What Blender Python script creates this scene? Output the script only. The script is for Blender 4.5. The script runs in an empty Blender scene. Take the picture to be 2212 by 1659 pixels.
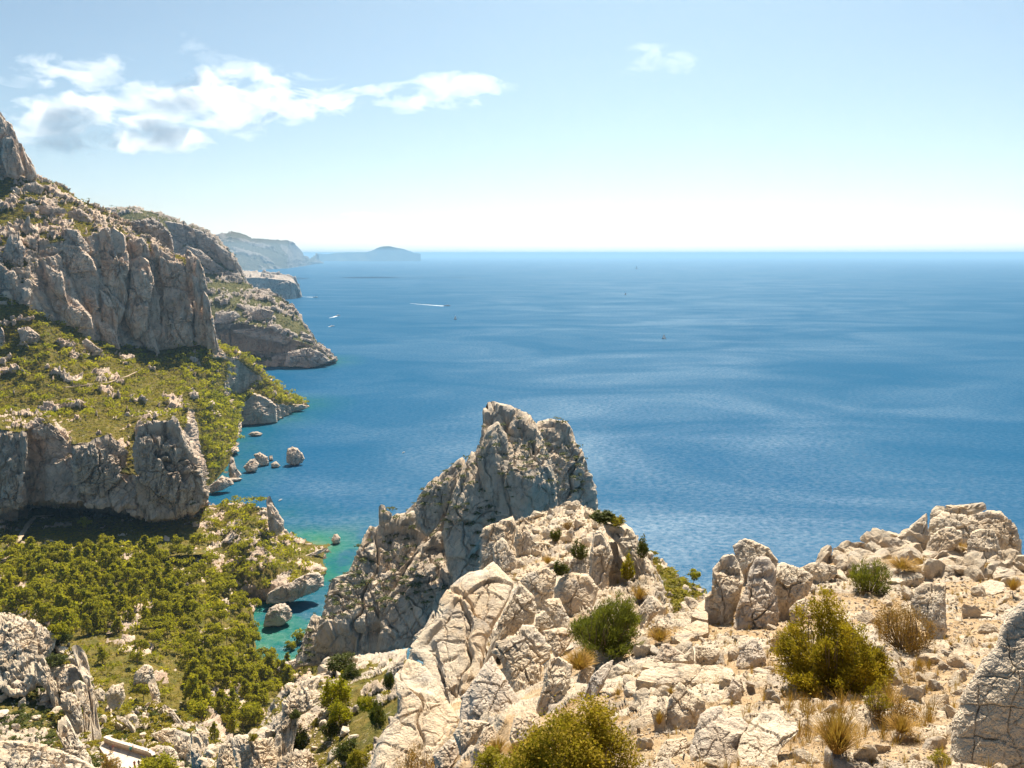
import bpy, bmesh, math, random
import numpy as np
from math import radians, sin, cos, tan, atan2, pi

# ------------------------------------------------------------------ camera, sky, sun, exposure
SC = bpy.context.scene
W, H = 1024, 768
FPX = 804.0                    # focal length in pixels of a 1024 wide frame
EYE = 210.0                    # eye height over the sea
PITCH = math.atan((384 - 255.4) / FPX)
SUN_AZ, SUN_EL = radians(10.5), radians(50.0)      # azimuth to the right of the view direction

cam = bpy.data.cameras.new("camera")
cam.sensor_width = 36.0
cam.lens = 36.0 * FPX / W
cam.clip_start, cam.clip_end = 0.1, 4000000.0
cam_ob = bpy.data.objects.new("camera", cam)
SC.collection.objects.link(cam_ob)
cam_ob.location = (0, 0, EYE)
cam_ob.rotation_euler = (pi / 2 - PITCH, 0, 0)
SC.camera = cam_ob

world = bpy.data.worlds.new("World")
SC.world = world
world.use_nodes = True
wn = world.node_tree
sky = wn.nodes.new("ShaderNodeTexSky")
sky.sky_type = 'NISHITA'
sky.sun_disc = False
sky.sun_elevation = SUN_EL
sky.sun_rotation = SUN_AZ
sky.altitude = 200
sky.air_density, sky.dust_density, sky.ozone_density = 0.75, 1.4, 1.5
wn.nodes["Background"].inputs["Strength"].default_value = 0.048
wb = wn.nodes.new("ShaderNodeMix"); wb.data_type = 'RGBA'; wb.blend_type = 'MULTIPLY'; wb.inputs[0].default_value = 1.0
wb.inputs[7].default_value = (0.58, 0.93, 1.0, 1.0)          # white balance of the whole sky
wn.links.new(sky.outputs[0], wb.inputs[6])
wn.links.new(wb.outputs[2], wn.nodes["Background"].inputs["Color"])

sun = bpy.data.lights.new("sun", 'SUN')
sun.energy = 5.0
sun.angle = radians(0.53)
sun.color = (1.0, 0.905, 0.76)
sun_ob = bpy.data.objects.new("sun", sun)
SC.collection.objects.link(sun_ob)
sun_ob.location = (0, 0, EYE + 60)
sun_ob.rotation_euler = (pi / 2 - SUN_EL, 0, pi - SUN_AZ)   # a lamp shines along its -Z

vs = SC.view_settings
vs.view_transform, vs.look, vs.gamma, vs.exposure, vs.use_curve_mapping = 'Standard', 'None', 1.0, 1.18, False
cy = SC.cycles
cy.use_denoising = True
cy.max_bounces, cy.diffuse_bounces, cy.glossy_bounces = 8, 3, 2
cy.transmission_bounces, cy.volume_bounces, cy.transparent_max_bounces = 2, 6, 6
cy.sample_clamp_indirect = 4.0
cy.caustics_reflective = cy.caustics_refractive = False
cy.volume_max_steps = 256

# ------------------------------------------------------------------ helpers
COL = SC.collection
RNG = np.random.default_rng(7)
PYR = random.Random(11)

def ray(px, py):
    px = np.asarray(px, float); py = np.asarray(py, float)
    a = (px - 512) / FPX; b = (384 - py) / FPX
    return np.stack([a, cos(PITCH) + b * sin(PITCH), -sin(PITCH) + b * cos(PITCH)], -1)

def at_Y(px, py, Y):
    """point seen at pixel (px,py) whose distance along the ground is Y"""
    d = ray(px, py)
    return d * (np.asarray(Y, float) / d[..., 1])[..., None] + np.array([0, 0, EYE])

def at_z(px, py, z):
    d = ray(px, py)
    t = (np.asarray(z, float) - EYE) / d[..., 2]
    return d * t[..., None] + np.array([0, 0, EYE])

def screen(P):
    P = np.asarray(P, float)
    x, y, z = P[..., 0], P[..., 1], P[..., 2] - EYE
    f = y * cos(PITCH) - z * sin(PITCH)
    u = y * sin(PITCH) + z * cos(PITCH)
    f = np.where(f < 0.05, 0.05, f)
    return 512 + FPX * x / f, 384 - FPX * u / f, f

VS = 1024 / 2212.0      # survey sheets are measured on a 2212 wide print

def hash3(ix, iy, iz, seed):
    with np.errstate(over='ignore'):
        h = (ix.astype(np.uint32) * np.uint32(374761393) + iy.astype(np.uint32) * np.uint32(668265263)
             + iz.astype(np.uint32) * np.uint32(2246822519) + np.uint32((seed * 3266489917) & 0xffffffff))
        h = (h ^ (h >> np.uint32(15))) * np.uint32(2246822519)
        h = (h ^ (h >> np.uint32(13))) * np.uint32(3266489917)
        return h ^ (h >> np.uint32(16))

def hr(h, k):
    with np.errstate(over='ignore'):
        g = (h + np.uint32((k * 2654435769) & 0xffffffff)) * np.uint32(2246822519)
        g = (g ^ (g >> np.uint32(15))) * np.uint32(3266489917)
        g = g ^ (g >> np.uint32(14))
    return g.astype(np.float32) / np.float32(4294967295.0)

def perlin(p, seed=0):
    p = np.asarray(p, np.float32)
    i = np.floor(p).astype(np.int64); f = (p - i).astype(np.float32)
    u = f * f * f * (f * (f * 6 - 15) + 10)
    out = np.zeros(p.shape[:-1], np.float32)
    for dx in (0, 1):
        for dy in (0, 1):
            for dz in (0, 1):
                h = hash3(i[..., 0] + dx, i[..., 1] + dy, i[..., 2] + dz, seed)
                gx = ((h & 1).astype(np.float32) * 2 - 1) * (f[..., 0] - dx)
                gy = (((h >> 1) & 1).astype(np.float32) * 2 - 1) * (f[..., 1] - dy)
                gz = (((h >> 2) & 1).astype(np.float32) * 2 - 1) * (f[..., 2] - dz)
                w = (u[..., 0] if dx else 1 - u[..., 0]) * (u[..., 1] if dy else 1 - u[..., 1]) * (u[..., 2] if dz else 1 - u[..., 2])
                out += w * (gx + gy + gz)
    return out

def fbm(p, octaves=4, seed=0, gain=0.5, lac=2.03):
    a, s, out = 1.0, 1.0, 0.0
    for k in range(octaves):
        out = out + a * perlin(np.asarray(p) * s, seed + k * 17); a *= gain; s *= lac
    return out

def ridged(p, octaves=4, seed=0):
    a, s, out = 1.0, 1.0, 0.0
    for k in range(octaves):
        out = out + a * (1 - np.abs(perlin(np.asarray(p) * s, seed + k * 13)) * 2); a *= 0.5; s *= 2.1
    return out * 0.5

def voronoi(p, seed=0):
    """F1, F2, cell hash and offset from the nearest cell point (8 cell search)"""
    p = np.asarray(p, np.float32)
    b = np.floor(p - 0.5).astype(np.int64)
    F1 = np.full(p.shape[:-1], 9.0, np.float32); F2 = F1.copy()
    ID = np.zeros(p.shape[:-1], np.uint32); OFF = np.zeros_like(p)
    for dx in (0, 1):
        for dy in (0, 1):
            for dz in (0, 1):
                c = b + np.array([dx, dy, dz])
                h = hash3(c[..., 0], c[..., 1], c[..., 2], seed)
                q = np.stack([hr(h, 1), hr(h, 2), hr(h, 3)], -1) * 0.8 + 0.1 + c
                o = (p - q).astype(np.float32)
                d = np.sqrt((o * o).sum(-1))
                n = d < F1
                F2 = np.where(n, F1, np.minimum(F2, d)); F1 = np.where(n, d, F1)
                ID = np.where(n, h, ID); OFF = np.where(n[..., None], o, OFF)
    return F1, F2, ID, OFF

def facet(p, seed=0, step=0.5, tilt=0.6):
    """blocky broken-stone relief: every cell has its own level and slope; also returns the joint distance"""
    F1, F2, ID, OFF = voronoi(p, seed)
    g = np.stack([hr(ID, 5), hr(ID, 6), hr(ID, 7)], -1) * 2 - 1
    return (hr(ID, 4) * 2 - 1) * step + (g * OFF).sum(-1) * tilt, F2 - F1, ID

def joints(p, basis, freq, seed=0, step=0.5, tilt=0.5, warp=0.35):
    """rock cut by three sets of joint planes: level and slope of every block, and distance to the nearest joint"""
    p = np.asarray(p, np.float32); ids = []; fr = []; cd = np.full(p.shape[:-1], 9.0, np.float32)
    for k in range(3):
        t = (p @ np.asarray(basis[k], np.float32)) * freq[k] + warp * perlin(p * (freq[k] * 0.55) + 7.3 * k, seed + k) + 0.12 * perlin(p * (freq[k] * 2.1) + 3.1 * k, seed + 9 + k)
        i = np.floor(t); f = t - i; ids.append(i.astype(np.int64)); fr.append(f - 0.5)
        cd = np.minimum(cd, np.minimum(f, 1 - f) / freq[k])
    h = hash3(ids[0], ids[1], ids[2], seed + 3)
    lev = (hr(h, 1) * 2 - 1) * step
    for k in range(3): lev = lev + (hr(h, 2 + k) * 2 - 1) * fr[k] * tilt
    return lev, cd, h

def basis_rot(rg, spread):
    from mathutils import Euler
    e = Euler((rg.normal() * spread, rg.normal() * spread, rg.uniform(0, pi)))
    return np.array(e.to_matrix()).T

def sstep(a, b, x):
    t = np.clip((x - a) / (b - a), 0, 1)
    return t * t * (3 - 2 * t)

def build(name, V, F, mat=None, smooth=True, attrs=None, parent=None, link=True):
    """fast mesh from arrays; F is an (n,3) or (n,4) index array or a list of such arrays"""
    V = np.ascontiguousarray(np.asarray(V, np.float32).reshape(-1, 3))
    Fs = [np.asarray(f, np.int32) for f in (F if isinstance(F, list) else [F])]
    Fs = [f for f in Fs if len(f)]
    me = bpy.data.meshes.new(name)
    me.vertices.add(len(V)); me.vertices.foreach_set("co", V.ravel())
    loops = np.concatenate([f.ravel() for f in Fs]).astype(np.int32)
    tot = np.concatenate([np.full(len(f), f.shape[1], np.int32) for f in Fs])
    st = np.concatenate([[0], np.cumsum(tot)[:-1]]).astype(np.int32)
    me.loops.add(len(loops)); me.loops.foreach_set("vertex_index", loops)
    me.polygons.add(len(tot)); me.polygons.foreach_set("loop_start", st)
    try: me.polygons.foreach_set("loop_total", tot)
    except Exception: pass
    me.polygons.foreach_set("use_smooth", np.full(len(tot), bool(smooth)))
    for k, a in (attrs or {}).items():
        a = np.asarray(a, np.float32)
        if a.ndim > 1 and a.shape[-1] == 3:
            at = me.attributes.new(k, 'FLOAT_VECTOR', 'POINT'); at.data.foreach_set("vector", a.reshape(-1))
        else:
            at = me.attributes.new(k, 'FLOAT', 'POINT'); at.data.foreach_set("value", a.reshape(-1))
    me.update(calc_edges=True)
    if mat: me.materials.append(mat)
    if not link: return me
    o = bpy.data.objects.new(name, me); COL.objects.link(o)
    if parent: o.parent = parent
    return o

def obj(name, me, parent=None, loc=None):
    o = bpy.data.objects.new(name, me); COL.objects.link(o)
    if parent: o.parent = parent
    if loc is not None: o.location = loc
    return o

def tag(o, label=None, cat=None, group=None, kind=None):
    if label: o["label"] = label
    if cat: o["category"] = cat
    if group: o["group"] = group
    if kind: o["kind"] = kind
    return o

def empty(name, loc=(0, 0, 0)):
    o = bpy.data.objects.new(name, None); COL.objects.link(o); o.location = loc
    o.empty_display_size = 0.3
    return o

def grid_faces(ny, nx, off=0, wrap=False):
    i = np.arange(ny - 1)[:, None] * nx; j = np.arange(nx if wrap else nx - 1)[None, :]
    j2 = (j + 1) % nx
    a = i + j; b = i + j2
    return np.stack([a, b, b + nx, a + nx], -1).reshape(-1, 4) + off

def grid_normals(V):
    dx = np.gradient(V, axis=1); dy = np.gradient(V, axis=0)
    n = np.cross(dx, dy); l = np.linalg.norm(n, axis=-1, keepdims=True)
    return n / np.maximum(l, 1e-9)

# visible-surface depth raster (half resolution) for placing plants and stones where the photo sees ground
ZB = np.full((H // 2 + 200, W // 2 + 200), 1e9)
def splat(P):
    x, y, f = screen(P.reshape(-1, 3))
    i = np.round(y / 2).astype(int) + 100; j = np.round(x / 2).astype(int) + 100
    ok = (i > 0) & (i < ZB.shape[0] - 1) & (j > 0) & (j < ZB.shape[1] - 1)
    np.minimum.at(ZB, (i[ok], j[ok]), f[ok])
def visible(P, slack=0.03):
    x, y, f = screen(P)
    i = np.clip(np.round(y / 2).astype(int) + 100, 0, ZB.shape[0] - 1); j = np.clip(np.round(x / 2).astype(int) + 100, 0, ZB.shape[1] - 1)
    return f < ZB[i, j] * (1 + slack) + 0.02

# ------------------------------------------------------------------ materials
def nodes(name):
    m = bpy.data.materials.new(name); m.use_nodes = True
    nt = m.node_tree
    return m, nt, nt.nodes["Principled BSDF"]

class NT:
    def __init__(s, nt): s.nt = nt
    def n(s, t, **kw):
        nd = s.nt.nodes.new("ShaderNode" + t)
        for k, v in kw.items(): setattr(nd, k, v)
        return nd
    def l(s, a, b): s.nt.links.new(a, b)
    def val(s, sock, v):
        if isinstance(v, (int, float, tuple, list)): sock.default_value = v
        else: s.l(v, sock)
    def noise(s, co, scale, detail=4, rough=0.55, dist=0.0, typ='FBM'):
        n = s.n("TexNoise"); n.noise_type = typ
        if co is not None: s.l(co, n.inputs["Vector"])
        n.inputs["Scale"].default_value = scale; n.inputs["Detail"].default_value = detail
        n.inputs["Roughness"].default_value = rough; n.inputs["Distortion"].default_value = dist
        return n.outputs["Fac"]
    def voro(s, co, scale, feat='F1', rand=1.0):
        n = s.n("TexVoronoi"); n.feature = feat
        if co is not None: s.l(co, n.inputs["Vector"])
        n.inputs["Scale"].default_value = scale; n.inputs["Randomness"].default_value = rand
        return n.outputs["Distance"]
    def ramp(s, fac, pts):
        n = s.n("ValToRGB"); s.l(fac, n.inputs[0])
        e = n.color_ramp.elements
        while len(e) < len(pts): e.new(0.5)
        for k, (p, c) in enumerate(pts):
            e[k].position = p; e[k].color = (c, c, c, 1) if isinstance(c, (int, float)) else tuple(c) + (1,)
        return n.outputs[0]
    def mix(s, fac, a, b, mode='MIX'):
        n = s.n("Mix"); n.data_type = 'RGBA'; n.blend_type = mode
        s.val(n.inputs[0], fac)
        for k, v in ((6, a), (7, b)):
            if isinstance(v, (tuple, list)): n.inputs[k].default_value = tuple(v) + (1,) if len(v) == 3 else v
            else: s.l(v, n.inputs[k])
        return n.outputs[2]
    def math(s, op, a, b=0.0, clamp=False):
        n = s.n("Math", operation=op); n.use_clamp = clamp
        s.val(n.inputs[0], a); s.val(n.inputs[1], b); return n.outputs[0]
    def mapping(s, co, scale=(1, 1, 1), rot=(0, 0, 0)):
        n = s.n("Mapping"); s.l(co, n.inputs[0]); n.inputs["Scale"].default_value = scale; n.inputs["Rotation"].default_value = rot
        return n.outputs[0]
    def bump(s, h, strength=0.5, dist=0.1, normal=None):
        n = s.n("Bump"); s.l(h, n.inputs["Height"]); n.inputs["Strength"].default_value = strength; n.inputs["Distance"].default_value = dist
        if normal is not None: s.l(normal, n.inputs["Normal"])
        return n.outputs[0]
    def pos(s): return s.n("NewGeometry").outputs["Position"]
    def attr(s, name):
        n = s.n("Attribute"); n.attribute_name = name; return n

def rock_colour(t, co, s, warm, pale, grey, dark, orange=0.0, streak=0.35, wet=False, jstr=None):
    """limestone: cream and pale tones, grey weathering, dark lichen freckles and water streaks; s = metres per feature"""
    c = t.mix(t.ramp(t.noise(co, 0.55 / s, 5, 0.6), [(0.38, 0.0), (0.62, 1.0)]), warm, pale)
    g = t.ramp(t.noise(co, 0.9 / s, 6, 0.68, 0.4), [(0.50, 0.0), (0.66, 1.0)])
    c = t.mix(t.math('MULTIPLY', g, 0.75), c, grey)
    v = t.mapping(co, (1.0, 1.0, 0.12))
    st = t.ramp(t.noise(v, 1.5 / s, 5, 0.6), [(0.52, 0.0), (0.70, 1.0)])
    c = t.mix(t.math('MULTIPLY', st, streak), c, dark)
    f = t.ramp(t.noise(co, 7.0 / s, 4, 0.7), [(0.60, 0.0), (0.70, 1.0)])
    c = t.mix(t.math('MULTIPLY', f, 0.45), c, dark)
    # thin dark crack lines drawn into the colour on a warped cell pattern
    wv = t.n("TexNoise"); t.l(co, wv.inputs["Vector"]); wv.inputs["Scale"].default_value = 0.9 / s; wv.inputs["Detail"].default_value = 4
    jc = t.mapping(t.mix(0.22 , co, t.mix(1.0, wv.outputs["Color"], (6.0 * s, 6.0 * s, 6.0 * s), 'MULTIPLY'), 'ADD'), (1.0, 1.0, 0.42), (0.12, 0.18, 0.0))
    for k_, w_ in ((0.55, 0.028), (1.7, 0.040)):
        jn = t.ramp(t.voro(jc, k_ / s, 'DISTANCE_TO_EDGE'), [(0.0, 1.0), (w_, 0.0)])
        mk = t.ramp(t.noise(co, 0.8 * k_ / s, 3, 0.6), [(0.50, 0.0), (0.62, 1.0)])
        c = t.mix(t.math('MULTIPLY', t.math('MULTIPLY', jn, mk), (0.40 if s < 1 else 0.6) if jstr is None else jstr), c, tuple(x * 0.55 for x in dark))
    if wet:
        z_ = t.n("SeparateXYZ"); t.l(co, z_.inputs[0])
        wl_ = t.math('ADD', z_.outputs[2], t.math('MULTIPLY', t.noise(co, 0.5, 3), -1.6))
        c = t.mix(t.math('MULTIPLY', t.ramp(wl_, [(0.10, 1.0), (0.55, 0.0)]), 0.85), c, (0.045, 0.038, 0.028))
    if orange:
        o = t.ramp(t.noise(co, 1.3 / s, 6, 0.7, 0.6), [(0.64, 0.0), (0.70, 1.0)])
        c = t.mix(t.math('MULTIPLY', o, orange), c, (0.50, 0.26, 0.06))
    return c

def rock_bump(t, co, s, strength=0.6):
    a = t.noise(co, 5.0 / s, 8, 0.66)
    cr = t.ramp(t.voro(co, 1.6 / s, 'DISTANCE_TO_EDGE'), [(0.0, 0.0), (0.035, 1.0)])
    pit = t.ramp(t.noise(co, 16.0 / s, 5, 0.7), [(0.35, 0.0), (0.6, 1.0)])
    h = t.math('ADD', t.math('MULTIPLY', a, 1.0), t.math('MULTIPLY', pit, 0.22))
    h = t.math('ADD', h, t.math('MULTIPLY', cr, 0.10))
    return t.bump(h, strength, 0.22 * s)

def make_rock(name, s, warm=(0.62, 0.475, 0.32), pale=(0.68, 0.57, 0.43), grey=(0.41, 0.365, 0.315), dark=(0.16, 0.125, 0.09), orange=0.0, streak=0.35, strength=0.6, jstr=None):
    m, nt, b = nodes(name); t = NT(nt)
    co = t.pos()
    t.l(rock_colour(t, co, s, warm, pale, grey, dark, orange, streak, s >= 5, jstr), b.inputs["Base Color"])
    t.l(rock_bump(t, co, s, strength), b.inputs["Normal"])
    b.inputs["Roughness"].default_value = 0.92; b.inputs["Specular IOR Level"].default_value = 0.25
    return m

def make_terrain(name, s, warm, pale, grey, dark, soil_a, soil_b, streak=0.35, strength=0.7):
    """cliff rock where the attribute 'rock' is 1, dry scrub soil where 0"""
    m, nt, b = nodes(name); t = NT(nt)
    co = t.pos()
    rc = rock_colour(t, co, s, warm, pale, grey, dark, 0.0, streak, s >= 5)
    sc = t.mix(t.ramp(t.noise(co, 1.6 / s, 6, 0.65), [(0.35, 0.0), (0.65, 1.0)]), soil_a, soil_b)
    st = t.ramp(t.noise(co, 2.3 / s, 6, 0.7), [(0.60, 0.0), (0.68, 1.0)])
    sc = t.mix(t.math('MULTIPLY', st, 0.7), sc, (0.46, 0.37, 0.26))
    k = t.math('ADD', t.attr("rock").outputs["Fac"], t.math('MULTIPLY', t.math('SUBTRACT', t.noise(co, 2.5 / s, 5, 0.65), 0.5), 0.7))
    k = t.ramp(k, [(0.42, 0.0), (0.58, 1.0)])
    t.l(t.mix(k, sc, rc), b.inputs["Base Color"])
    t.l(rock_bump(t, co, s, strength), b.inputs["Normal"])
    b.inputs["Roughness"].default_value = 0.95; b.inputs["Specular IOR Level"].default_value = 0.2
    return m

def make_leaf(name, a, b_, c_, trans=0.35):
    """foliage: per-plant and per-leaf tint, some light passes through the leaves"""
    m, nt, b = nodes(name); t = NT(nt)
    rnd = t.n("ObjectInfo").outputs["Random"]
    tint = t.attr("tint").outputs["Fac"]
    c = t.mix(tint, a, b_)
    c = t.mix(t.math('MULTIPLY', rnd, 0.55), c, c_)
    t.l(c, b.inputs["Base Color"])
    b.inputs["Roughness"].default_value = 0.75; b.inputs["Specular IOR Level"].default_value = 0.2
    tr = t.n("BsdfTranslucent"); t.l(t.mix(0.35, c, (0.30, 0.32, 0.02)), tr.inputs["Color"])
    mx = t.n("MixShader"); mx.inputs[0].default_value = trans
    t.l(b.outputs[0], mx.inputs[1]); t.l(tr.outputs[0], mx.inputs[2])
    t.l(mx.outputs[0], nt.nodes["Material Output"].inputs["Surface"])
    return m

def plain(name, col, rough=0.8, bump=0.0, scale=20.0):
    m, nt, b = nodes(name); t = NT(nt)
    co = t.pos()
    n = t.noise(co, scale, 4, 0.6)
    c = t.mix(t.ramp(n, [(0.3, 0.0), (0.7, 1.0)]), tuple(x * 0.75 for x in col), tuple(min(1, x * 1.2) for x in col))
    t.l(c, b.inputs["Base Color"]); b.inputs["Roughness"].default_value = rough
    if bump: t.l(t.bump(n, bump, 0.05), b.inputs["Normal"])
    return m
# ------------------------------------------------------------------ landforms from surveyed profile lines
def Z(z): return ('z', z)

def line(row, xs, ys=1.0):
    """profile line -> y on the print, ground distance Y"""
    X = np.array([r[0] for r in row], float)
    Yp = np.array([r[1] for r in row], float)
    D = []
    for r in row:
        if isinstance(r[2], tuple): D.append(at_z(r[0] * VS, r[1] * VS, r[2][1])[1])
        else: D.append(r[2] * ys)
    return np.interp(xs, X, Yp), np.interp(xs, X, np.array(D, float))

def net(rows, x0, x1, dx=1.6, dy=1.6, back=None, beyond=None, ys=1.0):
    xs = np.arange(x0, x1 + 0.01, dx)
    if beyond: xs = np.concatenate([xs, np.arange(x1 + 8, beyond, 9.0)])
    L = [line(r, xs, ys) for r in rows]
    ys, Ds = [L[0][0]], [L[0][1]]
    for (ya, da), (yb, db) in zip(L[:-1], L[1:]):
        n = max(2, int(np.max(np.abs(ya - yb)) / dy))
        for k in range(1, n + 1):
            t = k / n; ys.append(ya + (yb - ya) * t); Ds.append(da + (db - da) * t)
    py = np.array(ys) * VS; px = np.broadcast_to(xs * VS, py.shape)
    V = at_Y(px, py, np.array(Ds))
    if back:
        n, dist, drop = back
        top = V[-1]
        away = top * np.array([1, 1, 0]); away /= np.linalg.norm(away, axis=1, keepdims=True)
        ext = [top + away * dist * (k / n) - np.array([0, 0, 1]) * drop * (k / n) ** 1.6 for k in range(1, n + 1)]
        V = np.concatenate([V, np.array(ext)], 0)
    return V

def smooth2(A, n=2):
    for _ in range(n):
        B = A.copy()
        B[1:-1] = (A[:-2] + 2 * A[1:-1] + A[2:]) / 4; A = B.copy()
        B[:, 1:-1] = (A[:, :-2] + 2 * A[:, 1:-1] + A[:, 2:]) / 4; A = B
    return A

def weather(V, s, seed, cliff=(0.35, 0.62), amp=1.0, outcrop=0.30, tall=0.4, sm=3, rockbias=0.0, soft=0.5):
    """break a smooth landform into limestone: columns, blocks and cracks on steep ground, outcrops on slopes"""
    V = np.array(V, float)
    N = grid_normals(smooth2(V, sm))
    flip = np.where((N * (V - np.array([0, 0, EYE]))).sum(-1, keepdims=True) > 0, -1, 1)
    N = N * flip
    steep = 1 - sstep(cliff[0], cliff[1], N[..., 2] + rockbias)
    steep = smooth2(steep, 3)
    p = V / s
    wv = np.stack([fbm(p * 0.6, 3, seed + 1), fbm(p * 0.6, 3, seed + 2), fbm(p * 0.6, 3, seed + 3)], -1)
    p = p + 0.18 * wv
    B0 = basis_rot(np.random.default_rng(seed), 0.16); B1 = basis_rot(np.random.default_rng(seed + 1), 0.22)
    d1, j1, _ = joints(p, B0, (0.62, 0.50, 0.62 * tall), seed + 5, 0.75, 0.5)
    d2, j2, _ = joints(p, B1, (1.9, 1.6, 1.9 * min(1, tall * 1.3)), seed + 6, 0.6, 0.6)
    d3, j3, _ = facet(p * 5.2 * np.array([1, 1, 0.7]), seed + 7, 0.5, 0.9)
    f = fbm(p * 4, 4, seed + 9)
    crack = sstep(0.10, 0.0, j1) * 0.30 + sstep(0.05, 0.0, j2) * 0.12
    block = 0.46 * d1 + 0.20 * d2 + 0.07 * d3 + 0.06 * f - crack + 0.35 * fbm(p * np.array([0.35, 0.35, 0.2]), 2, seed + 12)
    o = fbm(p * np.array([0.45, 0.45, 0.9]), 4, seed + 21) + 0.35 * fbm(p * 2.2, 2, seed + 23)
    oc = sstep(outcrop, outcrop + 0.12, o)
    lump = oc * (0.40 + 0.36 * d2 + 0.14 * d3 - crack * 0.5) + 0.08 * f
    disp = s * amp * (steep * block + (1 - steep) * (lump + soft * 0.12 * fbm(p * 1.3, 3, seed + 31)))
    V = V + N * disp[..., None]
    return V, np.clip(steep + oc, 0, 1), N

TERR = {}       # name -> (V grid, rock grid, base normals)
def terrain(name, V, rock, N, mat, label, cat=None, kind="structure", splatit=True, keep=None):
    ny, nx = V.shape[:2]
    F = grid_faces(ny, nx)
    if keep is not None: F = F[keep(V.reshape(-1, 3)[F].mean(1))]
    o = build(name, V, F, mat, True, {"rock": rock})
    tag(o, label, cat, None, kind)
    TERR.setdefault(name, []).append((V, rock, N))
    if splatit: splat(V)
    return o

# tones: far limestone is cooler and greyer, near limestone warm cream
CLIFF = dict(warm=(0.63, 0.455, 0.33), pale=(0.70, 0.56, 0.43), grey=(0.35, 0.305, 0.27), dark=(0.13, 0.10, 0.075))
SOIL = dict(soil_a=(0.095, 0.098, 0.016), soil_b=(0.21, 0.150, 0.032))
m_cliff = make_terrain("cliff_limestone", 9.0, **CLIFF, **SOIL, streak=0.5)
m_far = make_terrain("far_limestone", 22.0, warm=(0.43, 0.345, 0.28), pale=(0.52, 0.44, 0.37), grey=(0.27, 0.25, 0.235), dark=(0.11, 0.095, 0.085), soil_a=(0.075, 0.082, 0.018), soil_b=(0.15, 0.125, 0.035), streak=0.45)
m_mid = make_terrain("slope_limestone", 3.0, warm=(0.54, 0.42, 0.30), pale=(0.62, 0.52, 0.40), grey=(0.34, 0.30, 0.26), dark=(0.13, 0.10, 0.08), **SOIL)
m_near = make_terrain("foreground_limestone", 0.8, warm=(0.58, 0.45, 0.31), pale=(0.66, 0.55, 0.41), grey=(0.42, 0.37, 0.32), dark=(0.18, 0.14, 0.10),
                      soil_a=(0.40, 0.26, 0.13), soil_b=(0.55, 0.41, 0.26))

# --- far island and far cape
isl = net([[(680, 564.5, 30000), (910, 564.5, 30000)],
           [(680, 549.5, 30200), (690, 547.5, 30200), (740, 545, 30400), (790, 542, 30400), (830, 534.5, 30500), (850, 534, 30500), (870, 538, 30400), (890, 544, 30300), (905, 549, 30200), (910, 551, 30100)]],
          680, 910, 1.6, 1.0, back=(4, 1500, 420))
SHO = None
isl = isl + grid_normals(isl) * (fbm(isl / 700.0, 3, 3) * 60)[..., None]
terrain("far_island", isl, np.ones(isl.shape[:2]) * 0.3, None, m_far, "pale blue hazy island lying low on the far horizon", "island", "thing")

cape = net([[(452, 589, 11000), (560, 588, Z(-30)), (620, 584, Z(-30)), (660, 578, Z(-30)), (690, 570.8, Z(-30)), (699, 570, Z(-30))],
            [(452, 540, 12200), (560, 556, 12400), (620, 556, 13600), (650, 563, 15600), (690, 568, 20500), (699, 569.3, 21300)],
            [(452, 513, 13500), (463, 509, 13500), (480, 504, 13600), (500, 501, 13700), (520, 504, 13800), (543, 514, 13900), (567, 515, 14000), (600, 519, 14300), (623, 520, 14800), (637, 527, 15600), (650, 541, 16600), (656, 552, 17200), (663, 554, 18000), (669, 560, 18800), (676, 555, 19600), (684, 548, 20500), (687, 559, 20800), (693, 566, 21300), (699, 569, 22000)]],
           452, 699, 1.3, 1.3, back=(4, 1500, 500))
cape, rk, N = weather(cape, 260.0, 41, amp=0.22, outcrop=0.1, sm=1)
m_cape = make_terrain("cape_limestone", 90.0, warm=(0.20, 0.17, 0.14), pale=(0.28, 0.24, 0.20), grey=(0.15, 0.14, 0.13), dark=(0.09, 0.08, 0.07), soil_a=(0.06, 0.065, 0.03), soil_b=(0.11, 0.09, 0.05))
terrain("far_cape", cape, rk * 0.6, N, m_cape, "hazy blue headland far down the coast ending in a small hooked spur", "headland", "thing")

# --- third cape: sheer cliff over the sea
m4 = net([[(500, 652, Z(-12)), (560, 653, Z(-12)), (620, 652, Z(-12)), (636, 650.5, Z(-12)), (646, 646, Z(-12)), (650, 645, Z(-12))],
          [(500, 600, 3740), (560, 600, 3720), (620, 606, 3720), (637, 612, 3740), (645, 628, 3800), (650, 644, 3830)],
          [(500, 574, 3900), (520, 582, 3900), (533, 584, 3880), (573, 590, 3860), (623, 595, 3840), (637, 604, 3860), (645, 622, 3880), (650, 643, 3860)]],
         500, 650, 0.9, 0.9, back=(4, 500, 150), ys=1.06)
m4, rk, N = weather(m4, 55.0, 52, amp=0.45, sm=1, tall=0.25)
terrain("sea_cliff_cape", m4, np.maximum(rk, 0.8), N, m_far, "sheer blue grey cliff cape rising from the sea behind the nearer headland", "headland", "thing")

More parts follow.
